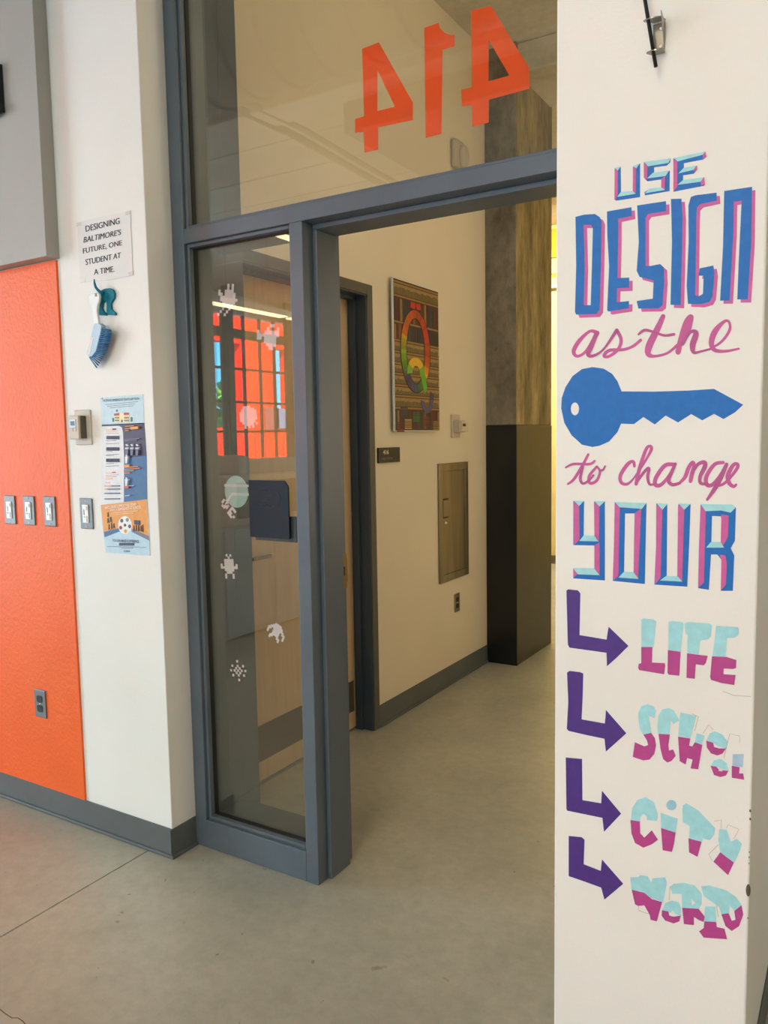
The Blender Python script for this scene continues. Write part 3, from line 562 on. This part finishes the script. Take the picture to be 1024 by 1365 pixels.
# infographic poster, three sheets
po = empty('infographic_poster', (-2.25, YW, 1.4), label='long infographic poster in blue white and orange on the cream wall', cat='poster')
cpo = lambda p: onY(80+p[0]/5.686, 510+p[1]/5.686, YW); FW_ = fy(YW)
def sheet(name, layers, h=.0012, texts=()):
    mb = MB()
    for i, (col, pts) in enumerate(layers): mb.poly([[cpo(p) for p in pts]], FW_, 0 if i == 0 else h-.0002, h+.0001*i, col=col)
    hh = h+.0001*(len(layers)+1)
    for s_, q, col in texts: textmesh(mb, s_, [(80+x/5.686, 510+y/5.686) for x, y in q], ('Y', YW), 0, hh, col=col, bold=.015)
    mb.build(name, PRINT, po)
NV, OG, BU, GY = (62, 60, 88), (228, 152, 62), (60, 104, 150), (120, 122, 140)
def bar(x, y, w_, h_, col, sk=-.09): return (col, [(x, y), (x+w_, y+w_*sk), (x+w_, y+w_*sk+h_), (x, y+h_)])
L1 = [((190, 216, 226), [(305,115),(470,100),(630,88),(636,200),(640,312),(318,318)])]
for x in (372, 430, 395): pass
L1 += [bar(345, 165, 250, 4, (120, 130, 140)), bar(360, 178, 210, 4, (120, 130, 140)), bar(380, 190, 180, 4, (120, 130, 140)), ((232, 205, 150), [(415,245),(455,240),(455,298),(420,300)]), ((240, 222, 180), [(455,235),(490,233),(490,300),(455,298)]),
       ((232, 205, 150), [(490,240),(528,238),(528,298),(490,300)]), ((186, 70, 60), [(413,235),(452,230),(452,248),(413,252)]), ((186, 70, 60), [(487,228),(526,228),(526,244),(487,246)]), ((60, 120, 90), [(400,268),(412,268),(412,298),(400,298)]), ((60, 120, 90), [(538,262),(552,262),(552,296),(538,296)]),
       ((120, 90, 60), [(466,282),(478,282),(478,300),(466,300)]), (NV, [(428,208),(438,204),(438,220),(430,222)])]
for x in (424, 436, 448, 496, 508, 520):
    for y in (262, 282): L1.append(((110, 120, 110), [(x-4, y), (x+3, y), (x+3, y+9), (x-4, y+9)]))
sheet('poster_sheet', L1, .0012, [("THE SCHOOL EXPERIENCE OF TODAY'S LGBT YOUTH", ((328,128),(606,112),(606,130),(328,146)), (50, 66, 90))])
L2 = [(NV, [(318,318),(640,305),(650,440),(657,560),(662,885),(485,905),(315,918)]), (BU, [(485,575),(657,555),(662,885),(485,905)]), ((222, 222, 224), [(318,332),(450,328),(472,340),(480,380),(488,560),(486,905),(315,918)])]
for y, w_, c_ in ((358, 70, OG), (370, 95, OG), (384, 100, OG), (440, 80, GY), (462, 100, GY), (522, 50, GY), (545, 100, GY), (552, 60, GY), (612, 60, GY), (632, 100, GY), (684, 50, OG), (700, 95, OG), (714, 80, OG), (728, 50, OG), (758, 30, OG)): L2.append(bar(350, y, w_, 4, c_, -.04))
L2 += [bar(402, 348, 26, 11, (60, 54, 60), -.04), bar(400, 676, 24, 9, (200, 90, 50), -.04)]
for y in (404, 490, 576):
    for k in range(10): L2.append(((70, 74, 100), [(357+10*k, y), (363+10*k, y), (363+10*k, y+26), (357+10*k, y+26)]))
for y, k in ((780, 55), (804, 25), (836, 0), (878, 0)):
    if k: L2.append(bar(346, y, k, 6, OG, -.01))
    L2.append(bar(346+k, y, 112-k, 6, (52, 56, 84), -.01))
for y, w_, c_ in ((330, 70, OG), (348, 100, OG), (362, 30, OG), (430, 110, GY), (440, 90, GY), (640, 100, OG), (655, 115, OG), (668, 70, OG), (684, 40, OG), (735, 40, (200, 200, 220)), (782, 70, (200, 200, 220)), (855, 40, (200, 200, 220))): L2.append(bar(503, y, w_, 5, c_, -.08))
L2 += [bar(548, 336, 58, 20, OG, -.08), bar(503, 622, 36, 20, OG, -.05)]
for x in (507, 545, 585): L2 += [((216, 216, 230), [(x, 470), (x+14, 465), (x+26, 478), (x+12, 482)]), ((200, 200, 215), [(x, 492), (x+26, 490), (x+26, 504), (x, 506)]), ((110, 112, 140), [(x+2, 512), (x+24, 510), (x+20, 550), (x+4, 552)])]
for x, y in ((518, 560), (518, 730)): L2 += [((222, 228, 238), [(x-10, y), (x+12, y-2), (x+8, y+28), (x+5, y+52), (x-8, y+52), (x-9, y+28)]), ((222, 228, 238), [(x-5, y-12), (x+5, y-12), (x+5, y-2), (x-5, y-2)])]
L2.append(((190, 90, 70), [(500,785),(535,782),(535,800),(500,803)]))
sheet('poster_sheet', L2, .0012)
L3 = [((184, 210, 226), [(312,928),(480,908),(662,884),(674,1050),(685,1312),(520,1300),(352,1286),(330,1130)]), (OG, [(312,928),(480,908),(662,884),(676,1165),(545,1112),(440,1104),(335,1135)]),
      (BU, [(335,1132),(450,1102),(460,1126),(342,1172)]), (GY, [(548,1105),(677,1162),(682,1198),(545,1130)])]
cx, cy = 497, 1080
L3.append(((232, 230, 226), [(cx+52*math.cos(k*math.pi/10), cy+68*math.sin(k*math.pi/10)) for k in range(20)]))
for k, c_ in enumerate(((58, 90, 140), (220, 160, 70), (150, 50, 50), (60, 70, 100), (120, 140, 150))):
    ang = k*2*math.pi/5+.2; L3.append((c_, [(cx+36*math.cos(ang)+12*math.cos(j*math.pi/4), cy+46*math.sin(ang)+15*math.sin(j*math.pi/4)) for j in range(8)]))
L3.append(((80, 50, 30), [(cx+9*math.cos(k*math.pi/4), cy+12*math.sin(k*math.pi/4)) for k in range(8)]))
DK = (60, 44, 40)
for x, y, w_, h_ in ((372, 1075, 12, 42), (392, 1065, 12, 48), (408, 1070, 14, 36), (364, 1030, 14, 36), (384, 1020, 16, 40), (366, 985, 8, 34), (562, 1085, 9, 40), (580, 1080, 9, 44), (598, 1082, 9, 44), (616, 1088, 9, 40), (628, 1080, 10, 52)):
    L3.append((DK, [(x, y), (x+w_*.6, y-4), (x+w_, y+h_), (x+w_*.5, y+h_*.7), (x, y+h_)]))
L3 += [(NV, [(568,1042),(612,1045),(614,1078),(570,1074)]), bar(455, 1214, 112, 20, (60, 70, 90), 0), bar(365, 1240, 290, 2.5, GY, .02), bar(470, 1252, 90, 3, GY, 0), bar(410, 985, 190, 4, (240, 210, 170), -.09), bar(430, 997, 140, 4, (240, 210, 170), -.09)]
sheet('poster_sheet', L3, .0022, [('YOU CAN MAKE A DIFFERENCE.', ((405,1184),(608,1192),(608,1214),(405,1204)), (50, 66, 90)), ('INCLUSIVE SUPPORTIVE STAFF', ((350,938),(585,912),(587,932),(352,958)), (246, 236, 220)), ('MAKE A DIFFERENCE AT SCHOOL', ((388,958),(622,930),(624,952),(390,978)), (246, 236, 220)), ('GLSEN', ((490,1268),(536,1270),(536,1284),(490,1282)), (40, 50, 70))])
MB().ball(FW_(*cpo((322, 118)), .003), .003, seg=8).build('push_pin', WPL, po)

# ================================================================== ON THE GLASS
zc = lambda p: onY(440+p[0]/3.2, p[1]/3.2, 2.0898)
OD = mat('orange_vinyl', (255, 92, 10), .5, emit=0)
digs = [([[(137,208),(208,180),(353,437),(353,512),(205,543),(205,638),(147,650),(143,563),(107,566),(107,508),(145,495)], [(202,300),(277,455),(202,473)]], 'mirrored orange vinyl digit four, left one on the transom glass'),
        ([[(402,118),(462,97),(470,120),(490,140),(510,148),(532,148),(530,197),(480,212),(475,570),(408,588)]], 'mirrored orange vinyl digit one on the transom glass'),
        ([[(602,45),(687,25),(850,290),(852,378),(678,425),(677,522),(607,540),(605,447),(562,453),(560,382),(605,372)], [(677,170),(765,322),(676,347)]], 'mirrored orange vinyl digit four, right one beside the pillar')]
for lp, lb in digs:
    mb = MB().poly([[zc(p) for p in l] for l in lp], lambda a, b, h: Vector((a, 2.0898+h, b)), 0, .0012)
    c0 = zc(lp[0][0]); mb.build('vinyl_number', OD, loc=(c0[0], 2.090, c0[1]), label=lb, cat='number')
VW = mat('white_vinyl', (225, 215, 222), .5)
def pix(cx_, cy_, rows, cell, rot, label, wn=None):
    """plain pixel edged vinyl sticker"""
    mb = MB(); a0, b0 = onY(cx_, cy_, 2.0898); n = len(rows); m_ = max(len(r) for r in rows); c_, s_ = math.cos(rot), math.sin(rot)
    for j, r in enumerate(rows):
        for i, ch in enumerate(r):
            if ch == '#':
                u, v = (i-(m_-1)/2)*cell, ((n-1)/2-j)*cell; e = cell*.505
                mb.poly([[(a0+(u+x)*c_-(v+y)*s_, b0+(u+x)*s_+(v+y)*c_) for x, y in ((-e, -e), (e, -e), (e, e), (-e, e))]], lambda a, b, h: Vector((a, 2.0898+h, b)), 0, .0008)
    bmesh.ops.remove_doubles(mb.bm, verts=mb.bm.verts, dist=cell*.03)
    mb.build('window_sticker', VW, loc=(a0, 2.090, b0), label=label, cat='sticker', group='white pixel edged stickers on the sidelight')
blob = ['..#.#...', '...#....', '.######.', '.######.', '########', '#.####.#', '..#..#..', '..#..#..']
pix(305.5, 755, ['...#.#...', '....#....', '..#####..', '..#####..', '#.#####.#', '#########', '..#####..', '...###...', '..#...#..', '..#...#..'], .0088, .05, 'white pixel edged sticker on the lower glass, upper one of three')
pix(368, 843, ['...####...', '..######..', '.########.', '##.####.##', '#..####..#', '#..####..#', '..##..##..', '..#....#..'], .0078, -.45, 'white tilted pixel edged sticker on the glass over the tan door')
pix(317.5, 894, ['....#....', '.........', '.#..#..#.', '...#.#...', '#.#.#.#.#', '...#.#...', '.#..#..#.', '.........', '....#....'], .0085, .1, 'small white starburst sticker low on the sidelight glass')
pix(303.5, 400, ['....#.#..', '....#.#..', '#..####..', '##.#####.', '.#######.', '.########', '..######.', '...####..', '..#..#...', '.#..#....', '#..#.....'], .0098, -.12, 'white spiky sticker at the top left of the sidelight glass')
pix(357, 449, ['.....##..', '....#...#', '#..######', '#########', '##.#####.', '...#####.', '....####.', '.....##..'], .0105, -.12, 'faint white ragged sticker high on the sidelight before the orange facade')
pix(331, 556, ['..####...', '.#######.', '#########', '#########', '#########', '#########', '.#######.', '..#####.#', '..#.#.#..'], .0085, .1, 'faint white toothed round sticker at mid height on the glass')
dk = MB(); DV = fy(2.0898)
def back(a, b, h): return Vector((a, 2.0898+h, b))
dx_, dz_ = onY(315, 655.5, 2.0898)
dk.poly([[(dx_+.054*math.cos(k*math.pi/16), dz_+.056*math.sin(k*math.pi/16)) for k in range(32)]], back, 0, .0008)
DKM = mat('translucent_pale_vinyl', (176, 204, 204), .5)
do = dk.build('window_sticker', DKM, loc=(dx_, 2.090, dz_), label='pale round sticker with white bars beside the slate blue sign plate', cat='sticker')
for z_, x0_, x1_ in ((.017, -.055, .058), (-.013, -.025, .058)): MB().box(dx_+x0_, dx_+x1_, 2.0892, 2.0897, dz_+z_, dz_+z_+.009).build('white_bar', VW, do)
MB().poly([[(dx_-.03, dz_-.013), (dx_-.02, dz_-.013), (dx_-.045, dz_-.045), (dx_-.055, dz_-.045)]], lambda a, b, h: Vector((a, 2.0890+h, b)), 0, .0005).build('white_bar', VW, do)
pix(305, 678, ['.##..###.', '#..#.#...', '#.##.##.#', '.##..###.'], .009, -.8, 'small slanted white marks below the pale round sticker')
# slate sign plate: backs onto the room number sign on the other face
sx0, sz1 = onY(331, 640, 2.077); sx1, sz0 = onY(386, 719, 2.077)
sp = empty('sign_plate', (sx0, 2.083, sz0), label='slate blue plastic sign backing with raised lines fixed to the sidelight glass', cat='sign')
MB().poly([[(sx0, sz0), (sx1, sz0), (sx1, sz1-.020), (sx1-.016, sz1), (sx0, sz1)]], fy(2.083), 0, .006).build('backing', SLATE, sp, bevel=.0008)
MB().box(sx0+.012, sx1+.018, 2.0905, 2.100, sz0-.012, sz0+.075, bev=.002).build('sign_face', BLACK, sp)
eg = MB()
def em(pts): eg.tube([Vector((sx0+u*(sx1-sx0), 2.0768, sz1-v*(sz1-sz0))) for u, v in pts], .0011, n=6)
em([(.14, .17), (.48, .17)]); em([(.20, .43), (.48, .43)]); em([(.24, .38), (.42, .38), (.50, .46), (.56, .44)])
em([(.50, .27), (.58, .26), (.68, .26)]); em([(.58, .175), (.68, .17), (.78, .24), (.80, .32), (.76, .41), (.66, .45), (.58, .45)]); em([(.45, .33), (.52, .33)])
eg.build('raised_outline', mat('slate_blue_edge', (40, 47, 60), .35), sp)

# ================================================================== HALL THINGS
XH = -2.117
ar = empty('letter_artwork', (XH, 3.84, 1.94), label='tall canvas with a rainbow letter Q over painted book shelves in the hall', cat='artwork')
# keep a little off the wall
AY0, AY1 = onX(525.5, 470, XH+.03)[0], onX(585.5, 470, XH+.03)[0]; AZ0, AZ1 = onX(555, 574.5, XH+.03)[1], onX(527, 370, XH+.03)[1]
MB().box(XH+.016, XH+.028, AY0, AY1, AZ0, AZ1, bev=.001).build('canvas', PAPER, ar)
def AF(u, v, h): return Vector((XH+.028+h, AY0+u*(AY1-AY0), AZ1-v*(AZ1-AZ0)))
am = MB(); q_ = lambda u0, u1, v0, v1, col, h: am.poly([[(u0, v0), (u1, v0), (u1, v1), (u0, v1)]], AF, 0, h, col=col)
q_(.01, .995, .005, .995, (60, 44, 30), .0006)
books = [(96, 40, 34), (70, 30, 40), (44, 52, 40), (60, 40, 70), (120, 80, 40), (40, 40, 46), (140, 110, 60), (90, 30, 40), (50, 66, 60)]
v = .015
rows = [(.09, 1), (.17, 0), (.12, 0), (.075, 1), (.075, 1), (.07, 1), (.075, 1), (.07, 1), (.08, 1), (.15, 0)]
for h_, flat_ in rows:
    q_(.01, .995, v, v+.012, (150, 112, 62), .0008); 
    if flat_: q_(.01, .995, v+.018, v+h_-.006, (150, 122, 76), .0008)
    u = .02
    while u < .97:
        w_ = random.uniform(.014, .03) if flat_ else random.uniform(.03, .06)
        c_ = (94, 80, 50) if flat_ else random.choice(books)
        q_(u, min(u+w_, .985), v+(.035 if flat_ else .016)+random.uniform(0, .01), v+h_-.004, c_, .0011); u += w_+(.008 if flat_ else .004)
    v += h_
for (u0, v0, c_) in ((.12, .84, (60, 64, 70)), (.2, .92, (170, 140, 80)), (.38, .87, (50, 110, 60)), (.6, .9, (110, 40, 60)), (.84, .93, (150, 120, 70)), (.04, .94, (100, 30, 40))):
    for k in range(5): q_(u0, u0+.15, v0+k*.014, v0+k*.014+.010, tuple(int(x*random.uniform(.8, 1.1)) for x in c_), .0015)
def ring(cu, cv, ru, rv, wu, wv, t0, t1, cf, h, n=40):
    for k in range(n):
        ta, tb = t0+(t1-t0)*k/n, t0+(t1-t0)*(k+1)/n
        P = [(cu+(ru+s1*wu)*math.sin(tt), cv-(rv+s1*wv)*math.cos(tt)) for tt, s1 in ((ta, -1), (tb, -1), (tb, 1), (ta, 1))]
        am.poly([P], AF, 0, h, col=cf((ta+tb)/2))
def rain(t_):
    t_ = t_ % (2*math.pi); key_ = [(0, (196, 84, 30)), (.9, (206, 60, 30)), (1.8, (214, 90, 30)), (2.2, (232, 180, 40)), (2.55, (90, 160, 40)), (2.9, (60, 120, 70)), (3.2, (92, 84, 130)), (3.9, (70, 60, 110)), (4.3, (110, 160, 40)), (4.7, (150, 190, 50)), (5.0, (220, 170, 40)), (5.3, (220, 110, 40)), (6.3, (196, 84, 30))]
    for (a_, ca), (b_, cb) in zip(key_, key_[1:]):
        if a_ <= t_ <= b_: k = (t_-a_)/(b_-a_); return tuple(int((x+(y-x)*k)*.86*random.uniform(.84, 1.12)) if x+(y-x)*k < 225 else 225 for x, y in zip(ca, cb))
    return key_[0][1]
ring(.46, .455, .262, .252, .070, .034, 0, 2*math.pi, lambda t_: (40, 26, 24), .0018)
ring(.46, .455, .262, .252, .056, .027, 0, 2*math.pi, rain, .0024, 64)
ring(.46, .60, .14, .075, .055, .028, -1.7, 1.9, lambda t_: (224, 176, 40) if abs(t_) < 1.0 else (120, 170, 50), .0028)
am.poly([[(.56, .62), (.66, .60), (.70, .70), (.64, .74)]], AF, 0, .0030, col=(96, 170, 50))
ring(.70, .80, .10, .055, .035, .018, 1.2, 4.9, lambda t_: (80, 76, 120), .0032); am.poly([[(.78, .72), (.86, .74), (.83, .82), (.76, .80)]], AF, 0, .0031, col=(60, 58, 96))
for sgn in (-1, 1): am.poly([[(.46, .045+.09), (.46+sgn*.10, .125), (.46+sgn*.12, .165), (.46+sgn*.02, .17)]], AF, 0, .0033, col=(190, 40, 36))
MB().box(XH, XH+.016, AY0+.12, AY1-.12, AZ0+.15, AZ1-.15).build('backing_frame', PLY, ar)
am.build('painted_print', PRINT, ar)
sg0 = onX(502.5, 597, XH); sg1 = onX(531, 615.5, XH)
rs = empty('room_sign', (XH, 3.5, 1.4), label='small black room sign reading 416 beside the recessed door', cat='sign')
MB().box(XH, XH+.012, sg0[0], sg1[0], sg1[1], sg0[1], bev=.001).build('plaque', mat('black_sign_plastic', (34, 30, 26), .4), rs)
tm = MB(); textmesh(tm, '416', [(508, 599.5), (515.5, 599.5), (515.5, 605.5), (508, 606)], ('X', XH), 0, .0126, col=(220, 214, 196), bold=.03)
textmesh(tm, 'ELECTRICAL', [(507, 610), (521, 609.4), (521, 612.2), (507, 613)], ('X', XH), 0, .0126, col=(120, 112, 96), bold=.02); tm.build('lettering', PRINT, rs, kind='stuff')
# hall thermostat
p, q = onX(602, 562, XH); th = empty('thermostat', (XH, p, q), label='beige thermostat on the hall wall right of the artwork', cat='thermostat')
y0, z1 = onX(600.5, 552.5, XH); y1, z0 = onX(611.5, 583, XH)
MB().box(XH, XH+.012, y0, y1, z0, z1, bev=.004).build('wall_plate', BEIGE, th)
MB().box(XH+.012, XH+.05, y0+.02, y1-.01, z0+.03, z1-.035, bev=.003).build('housing', BEIGE, th)
MB().box(XH+.044, XH+.062, y0+.035, y1+.012, z0+.034, z1-.042, bev=.003).build('cover', mat('light_beige_plastic', (214, 202, 170), .4), th)
MB().box(XH+.0615, XH+.063, y0+.04, y1-.03, z0+.065, z1-.055).build('display', BLACK, th)
# extinguisher cabinet
cy0, cz1 = onX(583, 618, XH); cy1, cz0 = onX(623, 764.5, XH); cz1, cz0 = 1.349, .643
ec = empty('wall_cabinet', (XH, (cy0+cy1)/2, cz0), label='recessed brushed steel cabinet with a pull handle on the hall wall', cat='cabinet')
mb = MB(); mb.poly([[(cy0, cz0), (cy1, cz0), (cy1, cz1), (cy0, cz1)], [(cy0+.045, cz0+.045), (cy0+.045, cz1-.045), (cy1-.045, cz1-.045), (cy1-.045, cz0+.045)]], fx(XH), 0, .012)
mb.build('frame', STAIN, ec, bevel=.0015)
dd = MB().box(XH, XH+.009, cy0+.047, cy1-.047, cz0+.047, cz1-.047, bev=.001).build('cabinet_door', STAIN, ec)
hy0, hz1 = onX(587.5, 665, XH); hy1, hz0 = onX(596, 690, XH)
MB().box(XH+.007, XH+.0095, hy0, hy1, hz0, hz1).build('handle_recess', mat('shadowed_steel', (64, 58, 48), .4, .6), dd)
MB().box(XH+.008, XH+.016, hy0+.008, hy1-.012, hz0+.010, hz1-.010, bev=.002).build('pull_handle', STAIN, dd)
MB().ball((XH+.011, onX(592, 697, XH)[0], onX(592, 697, XH)[1]), .008, seg=10).build('lock', WPL, dd)
a, b = onX(608.8, 803, XH); o = empty('wall_outlet', (XH, a, b), label='steel power outlet low on the hall wall under the cabinet', cat='power outlet'); outlet(a, b, fx(XH), o, STAIN)
# fire strobe
fy0, fz1 = onX(600, 184, XH); fy1, fz0 = onX(616, 228, XH)
fs_ = empty('alarm_strobe', (XH, fy0, fz0), label='beige alarm horn strobe high on the hall wall behind the transom glass', cat='alarm')
MB().box(XH, XH+.04, fy0, fy0+.12, fz0-.02, fz1, bev=.015).build('housing', BEIGE, fs_)
MB().ball((XH+.045, fy0+.08, fz0+.05), .045, sc=(.8, 1, 1.5)).build('lens', BEIGE, fs_)

# ================================================================== THE ROOM BEHIND (seen mirrored in the glass)
XW = -9.0
def RY(px, X=XW, py=560): return refl(px, py, X)[0]
yA, yB = RY(284), RY(392)                      # mirrored run of the steel window
zt_, zb_ = refl(340, 424, XW)[1], refl(340, 640, XW)[1]
wl = MB()
wl.box(-9.2, -9, -9, yB-.5, 0, 3.9).box(-9.2, -9, yA+.25, -4.6, 0, 3.9).box(-9.2, -9, yB-.5, yA+.25, 0, .55).box(-9.2, -9, yB-.5, yA+.25, zt_, 3.9)
wl.box(-9.2, -9, -4.6, 2, 0, .9).box(-9.2, -9, -4.6, 2, 3.65, 3.9).box(-9.2, -9.0, 1.2, 2, .9, 3.65).box(-9.2, -9.1, -4.6, 1.2, .9, 3.65)
wl.build('wall_window_side', WHITE, **S)
w2 = empty('window_2', (-9, -6.5, .55), kind='structure', label='tall steel grid window of the room, seen mirrored in the sidelight')
DM = mat('dark_window_steel', (40, 34, 30), .5)
for px in (300, 328.5, 350, 368.5, 384, 398): y = RY(px); MB().box(-9.04, -8.99, y-.02, y+.02, .55, zt_).build('mullion', DM, w2)
for py in (490, 536, 577): z = refl(300, py+(490-py)*.02, XW)[1]; MB().box(-9.03, -8.995, yB-.5, yA+.25, z-.02, z+.02).build('glazing_bar', DM, w2)
z = refl(330, 447, XW)[1]; MB().box(-9.05, -8.95, yB-.5, yA+.25, z-.08, z+.07).build('head_beam', BROWNW, w2)
MB().box(-9.08, -9.07, yB-.5, yA+.25, .55, zt_).build('glass_pane', OGLASS, w2)
y = RY(308, -8.6); MB().box(-8.63, -8.57, y-.10, y+.10, 0, 3.9).build('trim_7', mat('dark_column_paint', (44, 34, 34), .5), **S)
y = RY(389, -8.8); MB().box(-8.84, -8.78, y-.12, y+.12, 0, 3.9).build('trim_8', BROWNW, **S)
w3 = empty('window_3', (-9, -1.6, .9), kind='structure')
for k in range(13): y = -4.5+.475*k; MB().box(-8.88, -8.84, y-.02, y+.02, .9, 3.65).build('mullion', DM, w3)
for z in (1.45, 2.0, 2.55, 3.1): MB().box(-8.87, -8.85, -4.6, 1.3, z-.02, z+.02).build('glazing_bar', DM, w3)
w4 = empty('added_back_window', (-2.4, -9, .9), kind='structure')  # grid of the added back window, in front of its daylight area light
for k in range(15): x = -5.75+.48*k; MB().box(x-.02, x+.02, -8.88, -8.84, .9, 3.65).build('mullion', DM, w4)
for z in (1.45, 2.0, 2.55, 3.1): MB().box(-5.8, 1, -8.87, -8.85, z-.02, z+.02).build('glazing_bar', DM, w4)
# outside
xo = -17
def OY(px): return refl(px, 520, xo)[0]
def OZ(py, px=305): return refl(px, py, xo)[1]
ow = empty('orange_building', (xo, -12, 0), label='bright orange facade with tall openings outside, seen mirrored in the sidelight', cat='building')
o1, o2, o3, o4, o5 = OY(323), OY(366.5), OY(383), OY(391.5), OY(400)
zT, zS = OZ(456), OZ(570)
g = MB(); g.box(xo-.3, xo, -30, 0, zT, 14); g.box(xo-.3, xo, -30, 0, -1, zS); g.box(xo-.3, xo, o2, o1, zS, zT); g.box(xo-.3, xo, o4, o3, zS, zT); g.box(xo-.3, xo, -30, o5, zS, zT)
g.build('facade', OUTO, ow)
for px in (310, 338, 352, 376):
    y = OY(px)
    MB().box(xo-.02, xo+.03, y-.01, y+.01, -1, zS-.15).build('panel_joint', mat('joint_dark', (90, 30, 10), .7), ow)
pz = OZ(545, 375); y = OY(374.5); MB().box(xo-.05, xo+.06, y-.32, y+.32, OZ(571, 375), pz).build('notice', mat('grey_notice', (90, 90, 110), .5), ow)
y = OY(360); MB().box(xo-.05, xo+.06, y-.36, y+.36, OZ(573, 360), OZ(543, 360)).build('dark_door_panel', mat('maroon_panel', (120, 50, 40), .5), ow)
MB().box(-60, -9.3, -60, 30, -1.1, -1.0).build('ground', mat('asphalt', (120, 116, 110), .9), kind='structure')
for i, (px, X, hh) in enumerate(((300, -26, OZ(528)+.6), (321, -29.5, OZ(518)+1.0))):
    y = refl(px, 540, X)[0]
    tr = empty('tree', (X, y, -1), label=('green leafy tree outside behind the orange facade, left one in the mirrored window', 'green leafy tree outside behind the orange facade, right one in the mirrored window')[i], cat='tree')
    MB().tube([(X, y, -1), (X+.1, y, 1.2), (X, y+.1, 2.2)], [.22, .16, .1]).build('trunk', BARK, tr)
    lf = MB()
    for k in range(70):
        p = Vector((X+random.uniform(-.9, .9), y+random.uniform(-.75, .75), random.uniform(-.2, hh+.6))); lf.ball(p, random.uniform(.25, .5), seg=6, sc=(1, 1, .7))
    for v_ in lf.bm.verts: v_.co += Vector((random.uniform(-.09, .09), random.uniform(-.09, .09), random.uniform(-.09, .09)))
    lf.build('foliage', LEAF, tr)
# lamps
def strip(x, y0, y1, z, label, grp='linear ceiling lamps of the room'):
    s_ = empty('linear_lamp', (x, (y0+y1)/2, z), label=label, cat='ceiling lamp', group=grp)
    MB().box(x-.07, x+.07, y0, y1, z, z+.07, bev=.005).build('housing', WPL, s_)
    MB().box(x-.06, x+.06, y0+.02, y1-.02, z-.012, z-.001).build('diffuser', LAMP, s_)
    for y in (y0+.3, y1-.3): MB().tube([(x, y, z+.07), (x, y, 3.9)], .003, n=6).build('suspension_wire', DUCT, s_)
p1, p2 = hit(284, 401, 2, 3.0), hit(372, 423, 2, 3.0); q1, q2 = hit(374, 423.5, 2, 3.0), hit(398, 430, 2, 3.0)
strip((p1.x+p2.x)/2, 2*YG-p2.y, 2*YG-p1.y, 3.0, 'glowing linear lamp mirrored in the sidelight above the orange facade, nearer piece')
strip((p1.x+p2.x)/2, 2*YG-q2.y-.8, 2*YG-p2.y-.08, 3.0, 'glowing linear lamp mirrored in the sidelight above the orange facade, farther piece')
q1 = hit(383, 316, 2, 3.6); strip(q1.x, 2*YG-q1.y-1.2, 2*YG-q1.y+.25, 3.6, 'ceiling lamp mirrored at the very top of the sidelight beside the mullion')
strip(-.6, -2.4, -.2, 3.32, 'linear ceiling lamp hanging nearest above the camera position'); strip(-1.5, -5.4, -3.2, 3.32, 'linear ceiling lamp hanging far behind the camera position')
# ceiling services mirrored in the transom
def rc(px, py, z): p = hit(px, py, 2, z); return Vector((p.x, 2*YG-p.y, z))
dz0 = 3.55
e0 = rc(330, 55, 3.35); 
dct = empty('spiral_duct', (-2.5, e0.y-.42, 3.6), label='grey round spiral duct under the ceiling mirrored in the transom', cat='duct')
MB().tube([(x, e0.y-.42, 3.6) for x in (-5.2, -3, -.5)], .27, n=28).build('duct_pipe', DUCT, dct)
for k in range(18): x = -5.1+.25*k; MB().tube([(x-.012, e0.y-.42, 3.6), (x+.012, e0.y-.42, 3.6)], .282, n=28).build('duct_seam', SEAM, dct)
MB().box(-3.15, -1.2, -5.5, -.55, 3.6, 3.9, bev=.01).build('trim_9', DUCT, kind='structure')
MB().box(-8.9, 2.9, -.62, -.34, 3.8, 3.9, bev=.01).build('trim_10', SLABC, kind='structure')
for k, (dx, r_) in enumerate(((0, .022), (-.13, .03))):
    a_ = rc(276, 108, 3.82); MB().tube([(a_.x+dx, a_.y-.32, 3.82), (a_.x+dx+.05, a_.y-1, 3.81), (a_.x+dx-.02, a_.y-2.2, 3.82), (a_.x+dx, a_.y-5, 3.82)], r_, n=10).build('conduit_pipe', DUCT, loc=(a_.x+dx, a_.y, 3.82), label=('thin grey conduit along the ceiling mirrored in the transom', 'thicker grey conduit along the ceiling mirrored in the transom')[k], cat='pipe')
# printer on its stand
PXX = -4.0; y1_, zp = refl(296, 640, PXX); y0_ = y1_-1.15
pr = empty('wide_printer', (PXX, (y0_+y1_)/2, .9), label='white wide format printer mirrored in the sidelight above the sign plate', cat='printer')
zpt = refl(350, 632, PXX)[1]; zbt = refl(350, 655, PXX)[1]
MB().box(PXX-.6, PXX, y0_, y1_-.05, .86, zpt, bev=.03).build('body', WPL, pr)
MB().box(PXX-.5, PXX-.12, y0_+.05, y1_-.35, zpt, zpt+.12, bev=.02).build('lid', mat('clear_blue_cover', (150, 190, 215), .15), pr)
MB().box(PXX-.52, PXX-.1, y1_-.40, y1_-.30, zpt, zpt+.15, bev=.02).build('lid_end', WPL, pr)
MB().box(PXX-.02, PXX+.03, y0_+.1, y1_-.15, .92, zpt-.05, bev=.01).build('front_slot', DUCT, pr)
sd = empty('printer_stand', (PXX, (y0_+y1_)/2, 0), label='blue grey cabinet under the mirrored wide format printer', cat='cabinet')
MB().box(PXX-.55, PXX-.02, y0_, y1_, 0.02, .86, bev=.006).build('carcass', mat('blue_grey_laminate', (186, 202, 224), .5), sd)
MB().box(PXX-.02, PXX, y0_+.01, (y0_+y1_)/2-.004, .06, .84, bev=.003).build('cabinet_door', mat('blue_grey_laminate', (186, 202, 224)), sd)
MB().box(PXX-.02, PXX, (y0_+y1_)/2+.004, y1_-.01, .06, .84, bev=.003).build('cabinet_door', mat('blue_grey_laminate', (186, 202, 224)), sd)
